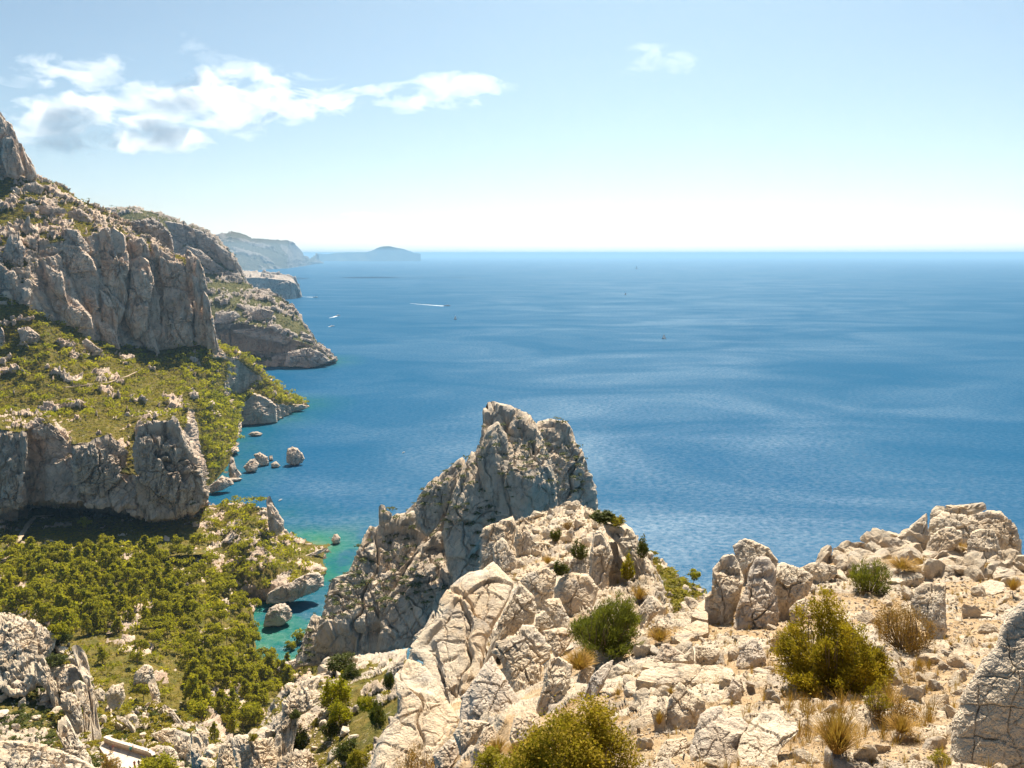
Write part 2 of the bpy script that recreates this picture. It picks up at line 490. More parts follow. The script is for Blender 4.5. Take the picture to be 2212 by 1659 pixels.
# --- second headland with the overhang
m3 = net([[(150, 810, 1430), (450, 806, 1440), (530, 797, Z(-6)), (587, 800, Z(-6)), (677, 797, Z(-6)), (705, 792, Z(-6)), (719, 787, Z(-6)), (726, 784, Z(-6))],
          [(150, 775, 1500), (450, 775, 1500), (530, 777, 1490), (587, 778, 1480), (640, 772, 1475), (690, 772, 1480), (715, 778, 1500), (726, 783, 1530)],
          [(150, 762, 1530), (450, 762, 1530), (520, 768, 1550), (590, 768, 1540), (630, 762, 1500), (690, 764, 1500), (715, 775, 1520), (726, 782.5, 1540)],
          [(150, 715, 1540), (450, 712, 1540), (520, 712, 1555), (590, 722, 1545), (630, 742, 1508), (680, 752, 1520), (713, 773, 1540), (726, 782, 1550)],
          [(150, 705, 1500), (450, 702, 1490), (520, 700, 1480), (590, 714, 1480), (630, 733, 1490), (680, 748, 1525), (713, 772, 1545), (726, 781.5, 1555)],
          [(150, 650, 1600), (430, 650, 1580), (500, 655, 1570), (560, 672, 1560), (620, 694, 1550), (665, 733, 1550), (700, 765, 1560), (726, 781, 1565)],
          [(150, 610, 1720), (430, 605, 1720), (480, 620, 1700), (540, 638, 1680), (590, 650, 1650), (640, 686, 1620), (675, 735, 1590), (710, 770, 1580), (726, 780.5, 1580)],
          [(150, 600, 1760), (430, 588, 1760), (480, 600, 1760), (530, 618, 1750), (560, 631, 1720), (600, 644, 1690), (640, 680, 1640), (675, 732, 1600), (710, 768, 1590), (726, 780, 1590)],
          [(150, 500, 1800), (250, 486, 1800), (330, 506, 1800), (417, 538, 1800), (470, 560, 1800), (510, 588, 1790), (530, 614, 1770), (560, 630, 1740), (600, 643, 1700), (640, 679, 1650), (675, 731.5, 1610), (710, 767.5, 1600), (726, 779.5, 1600)],
          [(150, 470, 1880), (233, 456, 1880), (300, 462, 1880), (367, 482, 1880), (417, 500, 1870), (457, 520, 1860), (493, 552, 1850), (515, 580, 1830), (530, 612, 1800), (560, 629.5, 1750), (600, 642.5, 1710), (640, 678.5, 1660), (675, 731, 1620), (710, 767, 1610), (726, 779, 1610)],
          [(150, 468, 1960), (200, 456, 1960), (213, 453, 1960), (233, 450, 1960), (260, 449, 1960), (300, 452, 1950), (333, 455, 1940), (367, 470, 1930), (417, 487, 1920), (457, 507, 1900), (493, 540, 1880), (515, 572, 1850), (530, 609, 1810), (547, 622, 1770), (587, 634, 1730), (620, 650, 1700), (643, 677, 1680), (653, 697, 1660), (670, 724, 1640), (697, 754, 1620), (713, 769, 1620), (726, 778.5, 1620)]],
         150, 726, 1.3, 1.3, back=(5, 400, 330), ys=1.026)
m3, rk, N = weather(m3, 20.0, 61, cliff=(0.45, 0.75), amp=0.75, outcrop=0.16, tall=0.4)
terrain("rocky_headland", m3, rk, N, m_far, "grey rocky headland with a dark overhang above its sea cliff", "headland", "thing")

# --- main massif: slopes, great cliff, upper ledges and summit tower
m2 = net([[(-90, 965, 560), (150, 985, 560), (300, 1005, 570), (400, 1050, 610), (440, 1072, Z(-3)), (473, 1040, Z(-3)), (500, 1006, Z(-3)), (515, 956, Z(-3)), (525, 925, Z(-4)), (600, 914, Z(-4)), (640, 897, Z(-4)), (667, 881, Z(-4)), (676, 878.5, Z(-4))],
          [(-90, 905, 590), (150, 905, 595), (300, 915, 610), (400, 960, 650), (440, 1000, 720), (473, 975, 760), (500, 930, 850), (512, 884, 950), (547, 852, 985), (580, 862, 1000), (600, 873, 1005), (640, 877, 1060), (667, 878, 1100), (676, 878, 1110)],
          [(-90, 850, 640), (0, 845, 640), (150, 845, 650), (300, 860, 680), (400, 885, 720), (460, 880, 800), (505, 858, 960), (547, 840, 1000), (580, 846, 1020), (600, 855, 1030), (632, 869, 1070), (664, 877, 1105), (676, 877.7, 1115)],
          [(-90, 790, 690), (0, 770, 690), (100, 760, 700), (200, 790, 730), (300, 812, 770), (400, 815, 800), (460, 820, 850), (520, 822, 970), (560, 828, 1010), (600, 845, 1050), (630, 864, 1085), (663, 876.5, 1110), (676, 877.5, 1120)],
          [(-90, 600, 740), (0, 640, 730), (60, 660, 735), (110, 690, 750), (200, 735, 790), (253, 758, 820), (317, 765, 850), (347, 768, 855), (413, 757, 870), (457, 760, 880), (520, 780, 960), (567, 816, 1020), (600, 842, 1060), (629, 862, 1095), (662, 876, 1115), (676, 877.3, 1125)],
          [(-90, 590, 742), (0, 590, 738), (60, 620, 742), (110, 655, 760), (200, 705, 800), (253, 746, 828), (317, 752, 856), (347, 758, 860), (413, 746, 874), (457, 752, 884), (520, 776, 962), (567, 814, 1022), (600, 841, 1062), (629, 861.5, 1097), (661, 875.5, 1117), (676, 877.1, 1127)],
          [(-90, 510, 770), (0, 520, 770), (60, 530, 775), (137, 520, 800), (213, 506, 840), (267, 520, 865), (320, 536, 880), (350, 558, 888), (400, 574, 895), (430, 594, 900), (440, 640, 900), (452, 720, 895), (460, 753, 890), (520, 772, 965), (567, 813, 1025), (600, 840, 1065), (628, 861, 1100), (660, 875, 1120), (676, 876.9, 1130)],
          [(-90, 470, 830), (0, 455, 830), (60, 450, 840), (137, 480, 850), (213, 482, 900), (267, 502, 910), (320, 524, 910), (350, 549, 905), (400, 565, 905), (430, 585, 905), (439, 630, 905), (451, 715, 900), (460, 752, 895), (520, 770, 970), (567, 812.5, 1030), (600, 839.5, 1070), (628, 860, 1105), (660, 874.5, 1125), (676, 876.8, 1135)],
          [(-90, 400, 890), (0, 385, 890), (78, 396, 900), (110, 405, 915), (143, 424, 930), (213, 466, 960), (253, 484, 960), (320, 522, 930), (350, 547, 915), (400, 563, 910), (430, 583, 910), (439, 628, 910), (451, 714, 905), (460, 751, 900), (520, 769.5, 975), (567, 812, 1035), (600, 839, 1075), (628, 859.5, 1110), (660, 874, 1130), (676, 876.7, 1140)],
          [(-90, 330, 910), (0, 330, 915), (30, 345, 920), (60, 378, 930), (78, 389, 930), (97, 396, 935), (117, 402, 940), (143, 416, 950), (163, 432, 960), (207, 454, 975), (253, 476, 975), (320, 521, 945), (350, 546, 925), (400, 562, 920), (430, 582, 920), (438, 627, 920), (450, 713, 915), (460, 750, 910), (520, 769, 985), (567, 811.5, 1045), (600, 838.5, 1085), (628, 859, 1120), (660, 873.7, 1140), (676, 876.6, 1150)],
          [(-90, 140, 940), (-40, 190, 940), (0, 241, 935), (13, 262, 935), (27, 280, 935), (37, 312, 937), (57, 344, 940), (70, 366, 942), (78, 386, 940), (97, 394, 950), (117, 400, 955), (143, 414, 965), (163, 430, 975), (207, 452, 990), (253, 474, 990), (320, 520, 960), (350, 545, 940), (400, 561, 935), (430, 581, 935), (438, 626, 935), (450, 712, 930), (460, 749, 925), (520, 768.5, 1000), (567, 811, 1060), (600, 838, 1100), (628, 858.6, 1135), (660, 873.4, 1150), (676, 876.5, 1160)]],
         -90, 676, 1.35, 1.35, back=(6, 260, 260), ys=1.017)
# upper ledges are much rockier than the scrub below the great cliff
_x, _y, _ = screen(m2); BANK = smooth2(((_x / VS > 425) & (_y / VS > 775)).astype(float), 6) * (1 - sstep(505, 530, _x / VS) * sstep(845, 860, _y / VS))
M2OC = 0.52 - 0.50 * sstep(150, 190, m2[..., 2])
m2, rk, N = weather(m2, 12.0, 71, cliff=(0.42, 0.70), amp=1.0, outcrop=M2OC + 0.25 * BANK, tall=0.20, sm=4, rockbias=0.5 * BANK)
terrain("coastal_massif", m2, rk, N, m_cliff, "tall grey limestone massif with scrub slopes and a sheer fluted cliff face", "mountain", "thing")

# --- lower cliff with the cave
m2a = net([[(-90, 1240, 430), (0, 1235, 430), (110, 1225, 440), (250, 1215, 450), (400, 1200, 460), (446, 1195, 470)],
           [(-90, 1120, 520), (0, 1120, 520), (40, 1130, 530), (110, 1150, 560), (250, 1165, 580), (350, 1165, 570), (420, 1140, 550), (446, 1120, 590)],
           [(-90, 1098, 522), (0, 1100, 522), (40, 1096, 530), (60, 1094, 565), (110, 1090, 585), (250, 1108, 600), (350, 1122, 590), (410, 1112, 560), (446, 1090, 620)],
           [(-90, 1095, 500), (0, 1097, 500), (52, 1092, 500), (62, 1086, 520), (110, 1082, 512), (170, 1085, 508), (250, 1098, 506), (320, 1118, 508), (380, 1110, 512), (430, 1088, 520), (440, 1082, 540), (446, 1078, 620)],
           [(-90, 1000, 508), (0, 1000, 508), (48, 1000, 508), (56, 1000, 528), (110, 1000, 526), (170, 1010, 524), (250, 1020, 518), (320, 1030, 520), (390, 1010, 530), (430, 1020, 540), (440, 1030, 570), (446, 1035, 640)],
           [(-90, 930, 514), (0, 928, 514), (43, 933, 516), (67, 926, 530), (100, 914, 530), (127, 934, 534), (150, 960, 534), (200, 954, 532), (233, 946, 530), (253, 968, 532), (277, 980, 532), (292, 966, 540), (312, 925, 555), (377, 920, 555), (397, 950, 560), (430, 995, 570), (440, 1012, 600), (446, 1020, 660)],
           [(-90, 924, 522), (0, 922, 522), (43, 928, 524), (67, 918, 540), (100, 906, 542), (127, 926, 545), (150, 952, 545), (200, 946, 543), (233, 938, 541), (253, 960, 543), (277, 973, 543), (292, 955, 552), (312, 907, 570), (377, 902, 570), (397, 938, 575), (430, 987, 585), (440, 1004, 620), (446, 1012, 670)],
           [(-90, 898, 590), (0, 895, 590), (100, 890, 595), (150, 905, 600), (233, 905, 605), (300, 900, 612), (377, 897, 612), (397, 930, 625), (430, 978, 650), (446, 1000, 690)]],
          -90, 446, 1.3, 1.3)
m2a, rk, N = weather(m2a, 9.0, 83, cliff=(0.5, 0.8), amp=0.8, outcrop=0.42, tall=0.28, sm=2)
terrain("cave_cliff", m2a, rk, N, m_cliff, "streaked limestone cliff with a wide dark cave along its foot", "cliff", "thing")

# --- pine valley running down to the inlet
vx = [-90, 0, 150, 300, 420, 500, 540, 565, 600, 660, 740]
def vrow(y, zs): return [(x, y, Z(z)) for x, z in zip(vx, zs)]
m1 = net([vrow(1830, [80, 80, 76, 72, 64, 60, 60, 62, 66, 74, 84]),
          vrow(1700, [64, 64, 60, 56, 46, 40, 40, 42, 46, 56, 66]),
          vrow(1600, [55, 55, 50, 46, 38, 30, 27, 26, 27, 34, 44]),
          vrow(1520, [49, 49, 46, 43, 35, 23, 17, 14, 12, 16, 22]),
          vrow(1460, [46, 46, 44, 40, 32, 19, 9, 5, 3, 4, 8]),
          vrow(1425, [44, 44, 42, 38, 30, 18, 6, -1.5, -3, -1, 2]),
          vrow(1385, [42, 42, 40, 36, 28, 15, 3, -4, -7, -6, -3]),
          vrow(1330, [39, 39, 38, 35, 27, 13, 2.5, -5, -9, -9, -9]),
          vrow(1290, [37.5, 37.5, 36, 34, 27, 12, 1.5, -4, -9, -9, -9]),
          vrow(1240, [35, 35, 34, 33, 27, 15, 6, -1, -8, -9, -9]),
          vrow(1180, [32, 32, 31, 31, 26, 18, 10, 3, -5, -9, -9]),
          vrow(1120, [30, 30, 30, 30, 25, 16, 8, 2, -6, -9, -9])],
         -90, 740, 2.6, 2.6)
m1, rk, N = weather(m1, 8.0, 91, cliff=(0.30, 0.55), amp=0.55, outcrop=0.50, tall=0.6, sm=4)
terrain("pine_valley_ground", m1, rk, N, m_cliff, "scrubby valley floor sloping down to the turquoise inlet")

# --- wooded point between the two coves
pn = net([[(425, 1300, Z(23)), (480, 1300, Z(12)), (530, 1306, Z(-2)), (560, 1308, Z(-3)), (580, 1310, Z(-4)), (630, 1300, Z(-4)), (680, 1272, Z(-4)), (700, 1258, Z(-4)), (708, 1250, Z(-4)), (722, 1245, Z(-4))],
          [(425, 1275, Z(23)), (480, 1270, Z(15)), (530, 1278, Z(8)), (575, 1272, Z(9)), (630, 1265, Z(9)), (680, 1248, Z(6)), (700, 1240, Z(2)), (710, 1236, Z(-2)), (722, 1232, Z(-4))],
          [(425, 1230, Z(23)), (480, 1230, Z(19)), (530, 1228, Z(20)), (575, 1222, Z(18)), (630, 1222, Z(12)), (660, 1222, Z(5)), (690, 1218, Z(1.5)), (708, 1210, Z(-2)), (722, 1205, Z(-4))],
          [(425, 1180, Z(22)), (480, 1175, Z(23)), (530, 1170, Z(30)), (575, 1165, Z(24)), (610, 1180, Z(12)), (640, 1185, Z(3)), (680, 1182, Z(0.8)), (712, 1176, Z(0.5)), (724, 1172, Z(-3))],
          [(425, 1120, Z(21)), (480, 1115, Z(26)), (540, 1112, Z(34)), (575, 1120, Z(31)), (600, 1145, Z(16)), (622, 1158, Z(7)), (640, 1168, Z(1)), (680, 1168, Z(-1)), (724, 1168, Z(-4))],
          [(425, 1092, Z(20)), (480, 1088, Z(27)), (540, 1090, Z(36)), (575, 1098, Z(35)), (600, 1130, Z(20)), (622, 1152, Z(8)), (640, 1165, Z(-1)), (680, 1165, Z(-3)), (724, 1166, Z(-5))]],
         425, 724, 1.5, 1.5, back=(5, 60, 60))
pn, rk, N = weather(pn, 7.0, 101, cliff=(0.38, 0.66), amp=0.55, outcrop=0.25, tall=0.5, sm=3)
terrain("wooded_point", pn, rk, N, m_cliff, "pine covered rocky point jutting into the turquoise water between two coves", "headland", "thing")

# --- near ground: stony shelf at the viewpoint, its spine running out, the slopes on both sides
fg = net([[(760, 1830, 10.5), (900, 1830, 9.5), (1050, 1830, 6.2), (1200, 1830, 4.2), (1800, 1830, 3.4), (2300, 1830, 3.3)],
          [(760, 1659, 14.0), (900, 1659, 13.0), (1000, 1659, 9.5), (1100, 1659, 7.2), (1400, 1659, 5.2), (1800, 1659, 4.8), (2300, 1659, 4.4)],
          [(760, 1560, 17), (900, 1560, 16.5), (1000, 1560, 13), (1100, 1560, 9.8), (1400, 1560, 7.0), (1800, 1560, 6.4), (2300, 1560, 5.6)],
          [(760, 1500, 18), (900, 1500, 17.5), (1000, 1500, 17.5), (1100, 1500, 13.5), (1240, 1500, 10.2), (1400, 1500, 8.6), (1800, 1500, 7.8), (2300, 1500, 6.8)],
          [(760, 1440, 22), (900, 1440, 21), (1000, 1440, 23), (1100, 1430, 19), (1240, 1430, 13.2), (1400, 1430, 11), (1800, 1430, 9.6), (2300, 1430, 8.6)],
          [(760, 1390, 26), (900, 1390, 25), (1000, 1385, 28), (1100, 1380, 24), (1300, 1380, 15.2), (1440, 1380, 13), (1800, 1370, 11.8), (2300, 1370, 10.6)],
          [(760, 1340, 33), (900, 1340, 36), (1100, 1330, 31), (1300, 1330, 20), (1440, 1350, 14.5), (1520, 1310, 15.5), (1620, 1290, 16), (1800, 1290, 15), (2300, 1310, 13)],
          [(760, 1330, 34), (900, 1330, 37), (1100, 1320, 32), (1300, 1320, 21), (1445, 1343, 15), (1520, 1292, 16.6), (1620, 1262, 17), (1740, 1232, 17.5), (1800, 1240, 17), (1900, 1230, 17.5), (2040, 1225, 18), (2300, 1255, 15.5)],
          [(760, 1328, 35), (900, 1328, 38), (1100, 1318, 33), (1300, 1318, 22), (1450, 1341, 15.4), (1520, 1289, 17.4), (1620, 1258, 17.6), (1740, 1222, 18.4), (1800, 1203, 19), (1900, 1173, 20), (1960, 1158, 21), (2040, 1160, 21.5), (2150, 1185, 21), (2200, 1222, 19), (2300, 1240, 17)]],
         760, 2300, 2.0, 2.0, back=(6, 1.5, 9), beyond=3600)
fg, rk, N = weather(fg, 0.9, 111, cliff=(0.05, 0.2), amp=0.20, outcrop=0.10, tall=0.9, sm=3, soft=1.2)
def right_of_slab(P):
    x, y, _ = screen(P)
    return x > np.interp(y / VS, [1300, 1330, 1420, 1500, 1659, 1830], [1060, 1060, 960, 900, 800, 740]) * VS
terrain("stony_ground", fg, rk, N, m_near, "pale stony limestone shelf with gravel and dry grass at the viewpoint", keep=right_of_slab)

sp = net([[(1040, 1420, 21), (1200, 1420, 16), (1330, 1420, 14), (1480, 1440, 12.5)],
          [(1040, 1340, 30), (1200, 1330, 25), (1330, 1340, 21), (1430, 1360, 16.5), (1480, 1370, 14.5)],
          [(1040, 1260, 42), (1120, 1240, 40), (1250, 1235, 36), (1350, 1240, 33), (1410, 1290, 22), (1450, 1345, 17), (1480, 1365, 16)],
          [(1040, 1200, 50), (1120, 1170, 49), (1250, 1160, 46), (1340, 1170, 43), (1385, 1200, 34), (1420, 1280, 26), (1450, 1343, 18), (1480, 1363, 17)],
          [(1040, 1180, 53), (1110, 1135, 54), (1200, 1112, 54), (1260, 1110, 54), (1340, 1135, 50), (1385, 1188, 40), (1412, 1255, 32), (1442, 1335, 20), (1480, 1362, 18)],
          [(1040, 1178, 50), (1110, 1130, 53), (1180, 1104, 56), (1215, 1093, 57), (1260, 1094, 57), (1350, 1130, 52), (1388, 1186, 46), (1413, 1252, 38), (1443, 1332, 24), (1480, 1361, 20)]],
         1040, 1480, 1.6, 1.6, back=(6, 3, 30))
sp, rk, N = weather(sp, 2.2, 121, cliff=(0.1, 0.3), amp=0.24, outcrop=0.0, tall=0.9, sm=3)
terrain("rock_spine_ground", sp, np.maximum(rk, 0.55), N, m_near, "pale stony spine running out from the viewpoint towards the pinnacle")

rs = net([[(1380, 1380, 120), (1440, 1400, 110), (1560, 1420, 105)],
          [(1380, 1300, 135), (1440, 1310, 130), (1500, 1310, 128), (1560, 1330, 120)],
          [(1380, 1230, 150), (1420, 1240, 150), (1470, 1270, 146), (1520, 1300, 138), (1560, 1325, 130)],
          [(1380, 1185, 165), (1400, 1197, 165), (1425, 1218, 163), (1450, 1236, 160), (1490, 1268, 154), (1525, 1292, 146), (1560, 1322, 138)]],
         1380, 1560, 1.6, 1.6, back=(5, 6, 50))
rs, rk, N = weather(rs, 5.0, 131, cliff=(0.3, 0.55), amp=0.5, outcrop=0.15, tall=0.6)
terrain("scrub_slope", rs, rk, N, m_mid, "steep shrubby slope dropping to the sea behind the boulder cluster")

ls = net([[(440, 1830, 52), (600, 1830, 48), (760, 1830, 40), (880, 1830, 34)],
          [(440, 1659, 66), (560, 1659, 62), (700, 1659, 56), (800, 1659, 50), (880, 1659, 46)],
          [(440, 1640, 70), (560, 1600, 68), (620, 1570, 66), (700, 1570, 64), (800, 1570, 58), (880, 1570, 54)],
          [(440, 1630, 76), (560, 1596, 76), (600, 1530, 76), (640, 1500, 76), (700, 1490, 74), (800, 1490, 68), (880, 1490, 62)],
          [(440, 1628, 80), (560, 1594, 80), (600, 1520, 82), (640, 1482, 84), (700, 1450, 86), (800, 1440, 80), (880, 1430, 74)],
          [(440, 1626, 84), (560, 1592, 84), (600, 1515, 86), (645, 1478, 88), (690, 1458, 94), (740, 1425, 98), (800, 1415, 96), (880, 1400, 90)]],
         440, 880, 1.8, 1.8, back=(5, 4, 60))
ls, rk, N = weather(ls, 3.0, 141, cliff=(0.10, 0.35), amp=0.32, outcrop=0.12, tall=0.6)
terrain("gully_slope", ls, np.maximum(rk, 0.35), N, m_mid, "pale rocky slope with scattered shrubs falling away beside the big slab")

# lower left outcrop ground and terrace spur
lg = net([[(-90, 1830, 118), (200, 1830, 120), (330, 1830, 135), (460, 1830, 150)],
          [(-90, 1659, 140), (100, 1659, 142), (220, 1665, 150), (330, 1670, 158), (460, 1680, 168)],
          [(-90, 1560, 160), (60, 1560, 162), (150, 1580, 165), (215, 1640, 160), (260, 1620, 168), (340, 1620, 172), (440, 1650, 176)],
          [(-90, 1480, 176), (60, 1480, 178), (140, 1500, 176), (205, 1600, 170), (240, 1600, 176), (330, 1590, 184), (400, 1590, 184), (460, 1640, 182)],
          [(-90, 1400, 185), (40, 1400, 186), (90, 1420, 184), (150, 1450, 182), (200, 1560, 178), (240, 1570, 184), (330, 1545, 194), (400, 1565, 192), (460, 1638, 186)],
          [(-90, 1335, 196), (0, 1328, 196), (40, 1334, 195), (75, 1350, 193), (110, 1372, 190), (155, 1398, 188), (190, 1440, 186), (205, 1540, 184), (245, 1560, 190), (330, 1530, 200), (400, 1555, 198), (460, 1636, 190)]],
         -90, 460, 1.8, 1.8, back=(5, 5, 60))
lg, rk, N = weather(lg, 4.0, 151, cliff=(0.3, 0.62), amp=0.6, outcrop=0.16, tall=0.7)
terrain("rubble_outcrop", lg, rk, N, m_mid, "knobbly limestone outcrop above the terrace at the valley's near edge")

# ------------------------------------------------------------------ sea
def shore_points():
    out = []
    for nme in ("coastal_massif", "pine_valley_ground", "wooded_point", "rocky_headland", "sea_cliff_cape"):
        for V, _, _ in TERR[nme]:
            z = V[..., 2]; s = (np.abs(z) < 2.0)
            out.append(V[s][:, :2])
    return np.concatenate(out)
SHORE = shore_points()
SHORE = SHORE[RNG.permutation(len(SHORE))[:1400]]

azs = np.concatenate([np.linspace(-180, -40, 20), np.linspace(-36, 6, 250), np.linspace(6.5, 40, 60), np.linspace(50, 172, 14)])
rad = np.concatenate([[40, 150, 230], np.geomspace(280, 1900, 230), np.geomspace(2000, 100000, 46)])
A, R = np.meshgrid(np.radians(azs), rad)
SEA = np.stack([np.sin(A) * R, np.cos(A) * R, np.zeros_like(R)], -1)
d = np.full(R.shape, 4000.0)
near = (R < 2400) & (np.abs(A) < 0.8)
q = SEA[near][:, :2]
dm = np.full(len(q), 4000.0)
for k in range(0, len(SHORE), 100):
    dm = np.minimum(dm, np.sqrt(((q[:, None] - SHORE[None, k:k + 100]) ** 2).sum(-1)).min(1))
d[near] = dm
# bed depth: the inlet is shallow all over, open coast drops quickly
inlet = at_z(600 * VS, 1390 * VS, 0.0); cove = at_z(668 * VS, 1190 * VS, 0.0)
di = np.linalg.norm(SEA[..., :2] - inlet[:2], axis=-1); dc = np.linalg.norm(SEA[..., :2] - cove[:2], axis=-1)
wi = np.exp(-(di / 105) ** 2); wc = 0.9 * np.exp(-(dc / 55) ** 2)
depth = (8 + d * 0.75) * (1 - np.minimum(1, wi + wc)) + np.minimum(1, wi + wc) * (1.0 + d * 0.16) + 3 * fbm(SEA / 45.0, 3, 5) * (d < 900)
depth = np.clip(depth, 0.0, 60)

m, nt, b = nodes("sea_water"); t = NT(nt)
co = t.pos()
dp = t.math('MULTIPLY', t.attr("depth").outputs["Fac"], 1 / 60.0)
weed = t.ramp(t.noise(co, 0.028, 5, 0.6), [(0.47, 0.0), (0.58, 1.0)])
bed = t.math('ADD', dp, t.math('MULTIPLY', t.math('MULTIPLY', weed, t.ramp(dp, [(0.0, 0.0), (0.08, 1.0), (0.5, 1.0), (0.8, 0.0)])), 0.22))
cr = t.n("ValToRGB"); t.l(bed, cr.inputs[0]); e = cr.color_ramp.elements
stops = [(0.0, (0.06, 0.13, 0.06)), (0.03, (0.010, 0.115, 0.070)), (0.09, (0.001, 0.10, 0.088)), (0.22, (0.0005, 0.072, 0.105)), (0.5, (0.0005, 0.068, 0.130)), (1.0, (0.0005, 0.064, 0.148))]
while len(e) < len(stops): e.new(0.5)
for k, (p_, c_) in enumerate(stops): e[k].position = p_; e[k].color = c_ + (1,)
wind = t.noise(t.mapping(co, (1, 1.7, 1), (0, 0, 0.25)), 0.0022, 6, 0.62, 1.2)
spk = t.ramp(t.noise(t.mapping(co, (0.8, 1.2, 1)), 0.22, 7, 0.78), [(0.40, 0.35), (0.62, 1.9)])
w1 = t.noise(t.mapping(co, (0.7, 1.3, 1), (0, 0, 0.3)), 0.42, 7, 0.70, 0.2)
w2 = t.noise(t.mapping(co, (0.7, 1.3, 1), (0, 0, -0.2)), 0.045, 4, 0.55)
hgt = t.math('ADD', t.math('MULTIPLY', w1, 0.9), t.math('MULTIPLY', w2, 0.8))
nrm = t.bump(hgt, 0.60, 1.0)
dif = t.n("BsdfDiffuse"); t.l(cr.outputs[0], dif.inputs["Color"])
gl1 = t.n("BsdfGlossy"); gl1.inputs["Color"].default_value = (0.86, 0.96, 1.0, 1); t.l(nrm, gl1.inputs["Normal"])      # wave facets
t.l(t.ramp(wind, [(0.32, 0.30), (0.50, 0.33), (0.66, 0.36)]), gl1.inputs["Roughness"])
gl2 = t.n("BsdfGlossy"); gl2.inputs["Color"].default_value = (0.62, 0.86, 1.0, 1); gl2.inputs["Roughness"].default_value = 0.2
mx1 = t.n("MixShader"); t.l(t.math('MULTIPLY', spk, t.ramp(wind, [(0.36, 0.013), (0.50, 0.024), (0.64, 0.040)])), mx1.inputs[0]); t.l(dif.outputs[0], mx1.inputs[1]); t.l(gl1.outputs[0], mx1.inputs[2])
fr = t.n("Fresnel"); fr.inputs["IOR"].default_value = 1.333
mx2 = t.n("MixShader"); t.l(t.math('MULTIPLY', fr.outputs[0], 0.09), mx2.inputs[0]); t.l(mx1.outputs[0], mx2.inputs[1]); t.l(gl2.outputs[0], mx2.inputs[2])
t.l(mx2.outputs[0], nt.nodes["Material Output"].inputs["Surface"])
m_sea = m
ny, nx = R.shape
sea = build("sea", SEA, grid_faces(ny, nx, 0, True), m_sea, True, {"depth": depth})
tag(sea, "blue open sea turning turquoise in the sheltered coves", None, None, "structure")

ZG = ZB.copy()          # bare ground only
def ground_Y(px, py):
    """ground distance of the bare ground seen at a pixel"""
    px = np.asarray(px, float); py = np.asarray(py, float)
    i = np.clip(np.round(py / 2).astype(int) + 100, 1, ZG.shape[0] - 2); j = np.clip(np.round(px / 2).astype(int) + 100, 1, ZG.shape[1] - 2)
    f = np.min([ZG[i + a, j + b] for a in (-1, 0, 1) for b in (-1, 0, 1)], 0)
    return np.where(f < 1e8, f * ray(px, py)[..., 1], 1e9)
# ------------------------------------------------------------------ rocks with surveyed outlines
FRAME = {'D': (633.6, 806.4, 1 / 3), 'E': (737.3, 1106.0, 1 / 3), 'F': (1474.7, 1059.9, 1 / 3), 'B': (0, 748.9, 1 / 3), 'C': (0, 1106.0, 1 / 3),
         'G': (1290.3, 1198.2, 0.27777), 'L': (0, 1290.3, 0.22219), 'R': (437.8, 1324.9, 0.20833), 'V': (0, 0, 1), 'A': (0, 230.4, 1 / 3)}
def sheet(fr, pts):
    ox, oy, k = FRAME[fr]
    return np.array([(ox + x * k, oy + y * k) for x, y in pts]) * VS

def disc(n):
    u = np.linspace(-1, 1, n); a, b = np.meshgrid(u, u)
    r = np.where(np.abs(a) > np.abs(b), np.abs(a), np.abs(b))
    with np.errstate(divide='ignore', invalid='ignore'):
        th = np.where(np.abs(a) > np.abs(b), (pi / 4) * np.where(a != 0, b / a, 0) + np.where(a < 0, pi, 0),
                      pi / 2 - (pi / 4) * np.where(b != 0, a / b, 0) + np.where(b < 0, pi, 0))
    return r, np.mod(th, 2 * pi)

def polar(ab):
    P = np.concatenate([ab, ab[:1]]); D = []
    for p, q in zip(P[:-1], P[1:]):
        k = 40; D.append(p + (q - p) * np.linspace(0, 1, k, endpoint=False)[:, None])
    D = np.concatenate(D); th = np.mod(np.arctan2(D[:, 1], D[:, 0]), 2 * pi); rr = np.hypot(D[:, 0], D[:, 1])
    nb = 180; R = np.zeros(nb); idx = (th / (2 * pi) * nb).astype(int) % nb
    np.maximum.at(R, idx, rr)
    good = np.where(R > 0)[0]
    tc = (good + 0.5) / nb * 2 * pi
    return lambda t: np.interp(np.mod(t, 2 * pi), np.concatenate([tc - 2 * pi, tc, tc + 2 * pi]), np.tile(R[good], 3))

def centroid(p):
    x, y = p[:, 0], p[:, 1]; x2, y2 = np.roll(x, -1), np.roll(y, -1); c = x * y2 - x2 * y; A = c.sum() / 2
    return np.array([((x + x2) * c).sum(), ((y + y2) * c).sum()]) / (6 * A)

m_rock = make_rock("limestone", 0.7, orange=0.35)
m_big = make_rock("limestone_plain_face", 2.6, orange=0.15, streak=0.5, jstr=0.15)
m_rock_mid = make_rock("limestone_weathered", 2.2)
m_rock_grey = make_rock("limestone_grey", 0.9, warm=(0.58, 0.46, 0.34), pale=(0.66, 0.56, 0.45), grey=(0.42, 0.38, 0.34))
m_pinn = make_rock("limestone_pinnacle", 6.0, warm=(0.56, 0.435, 0.31), pale=(0.63, 0.525, 0.40), grey=(0.37, 0.33, 0.285), dark=(0.13, 0.105, 0.085), streak=0.55)
m_shore = make_rock("limestone_shore", 5.0, warm=(0.58, 0.45, 0.34), pale=(0.66, 0.55, 0.44))

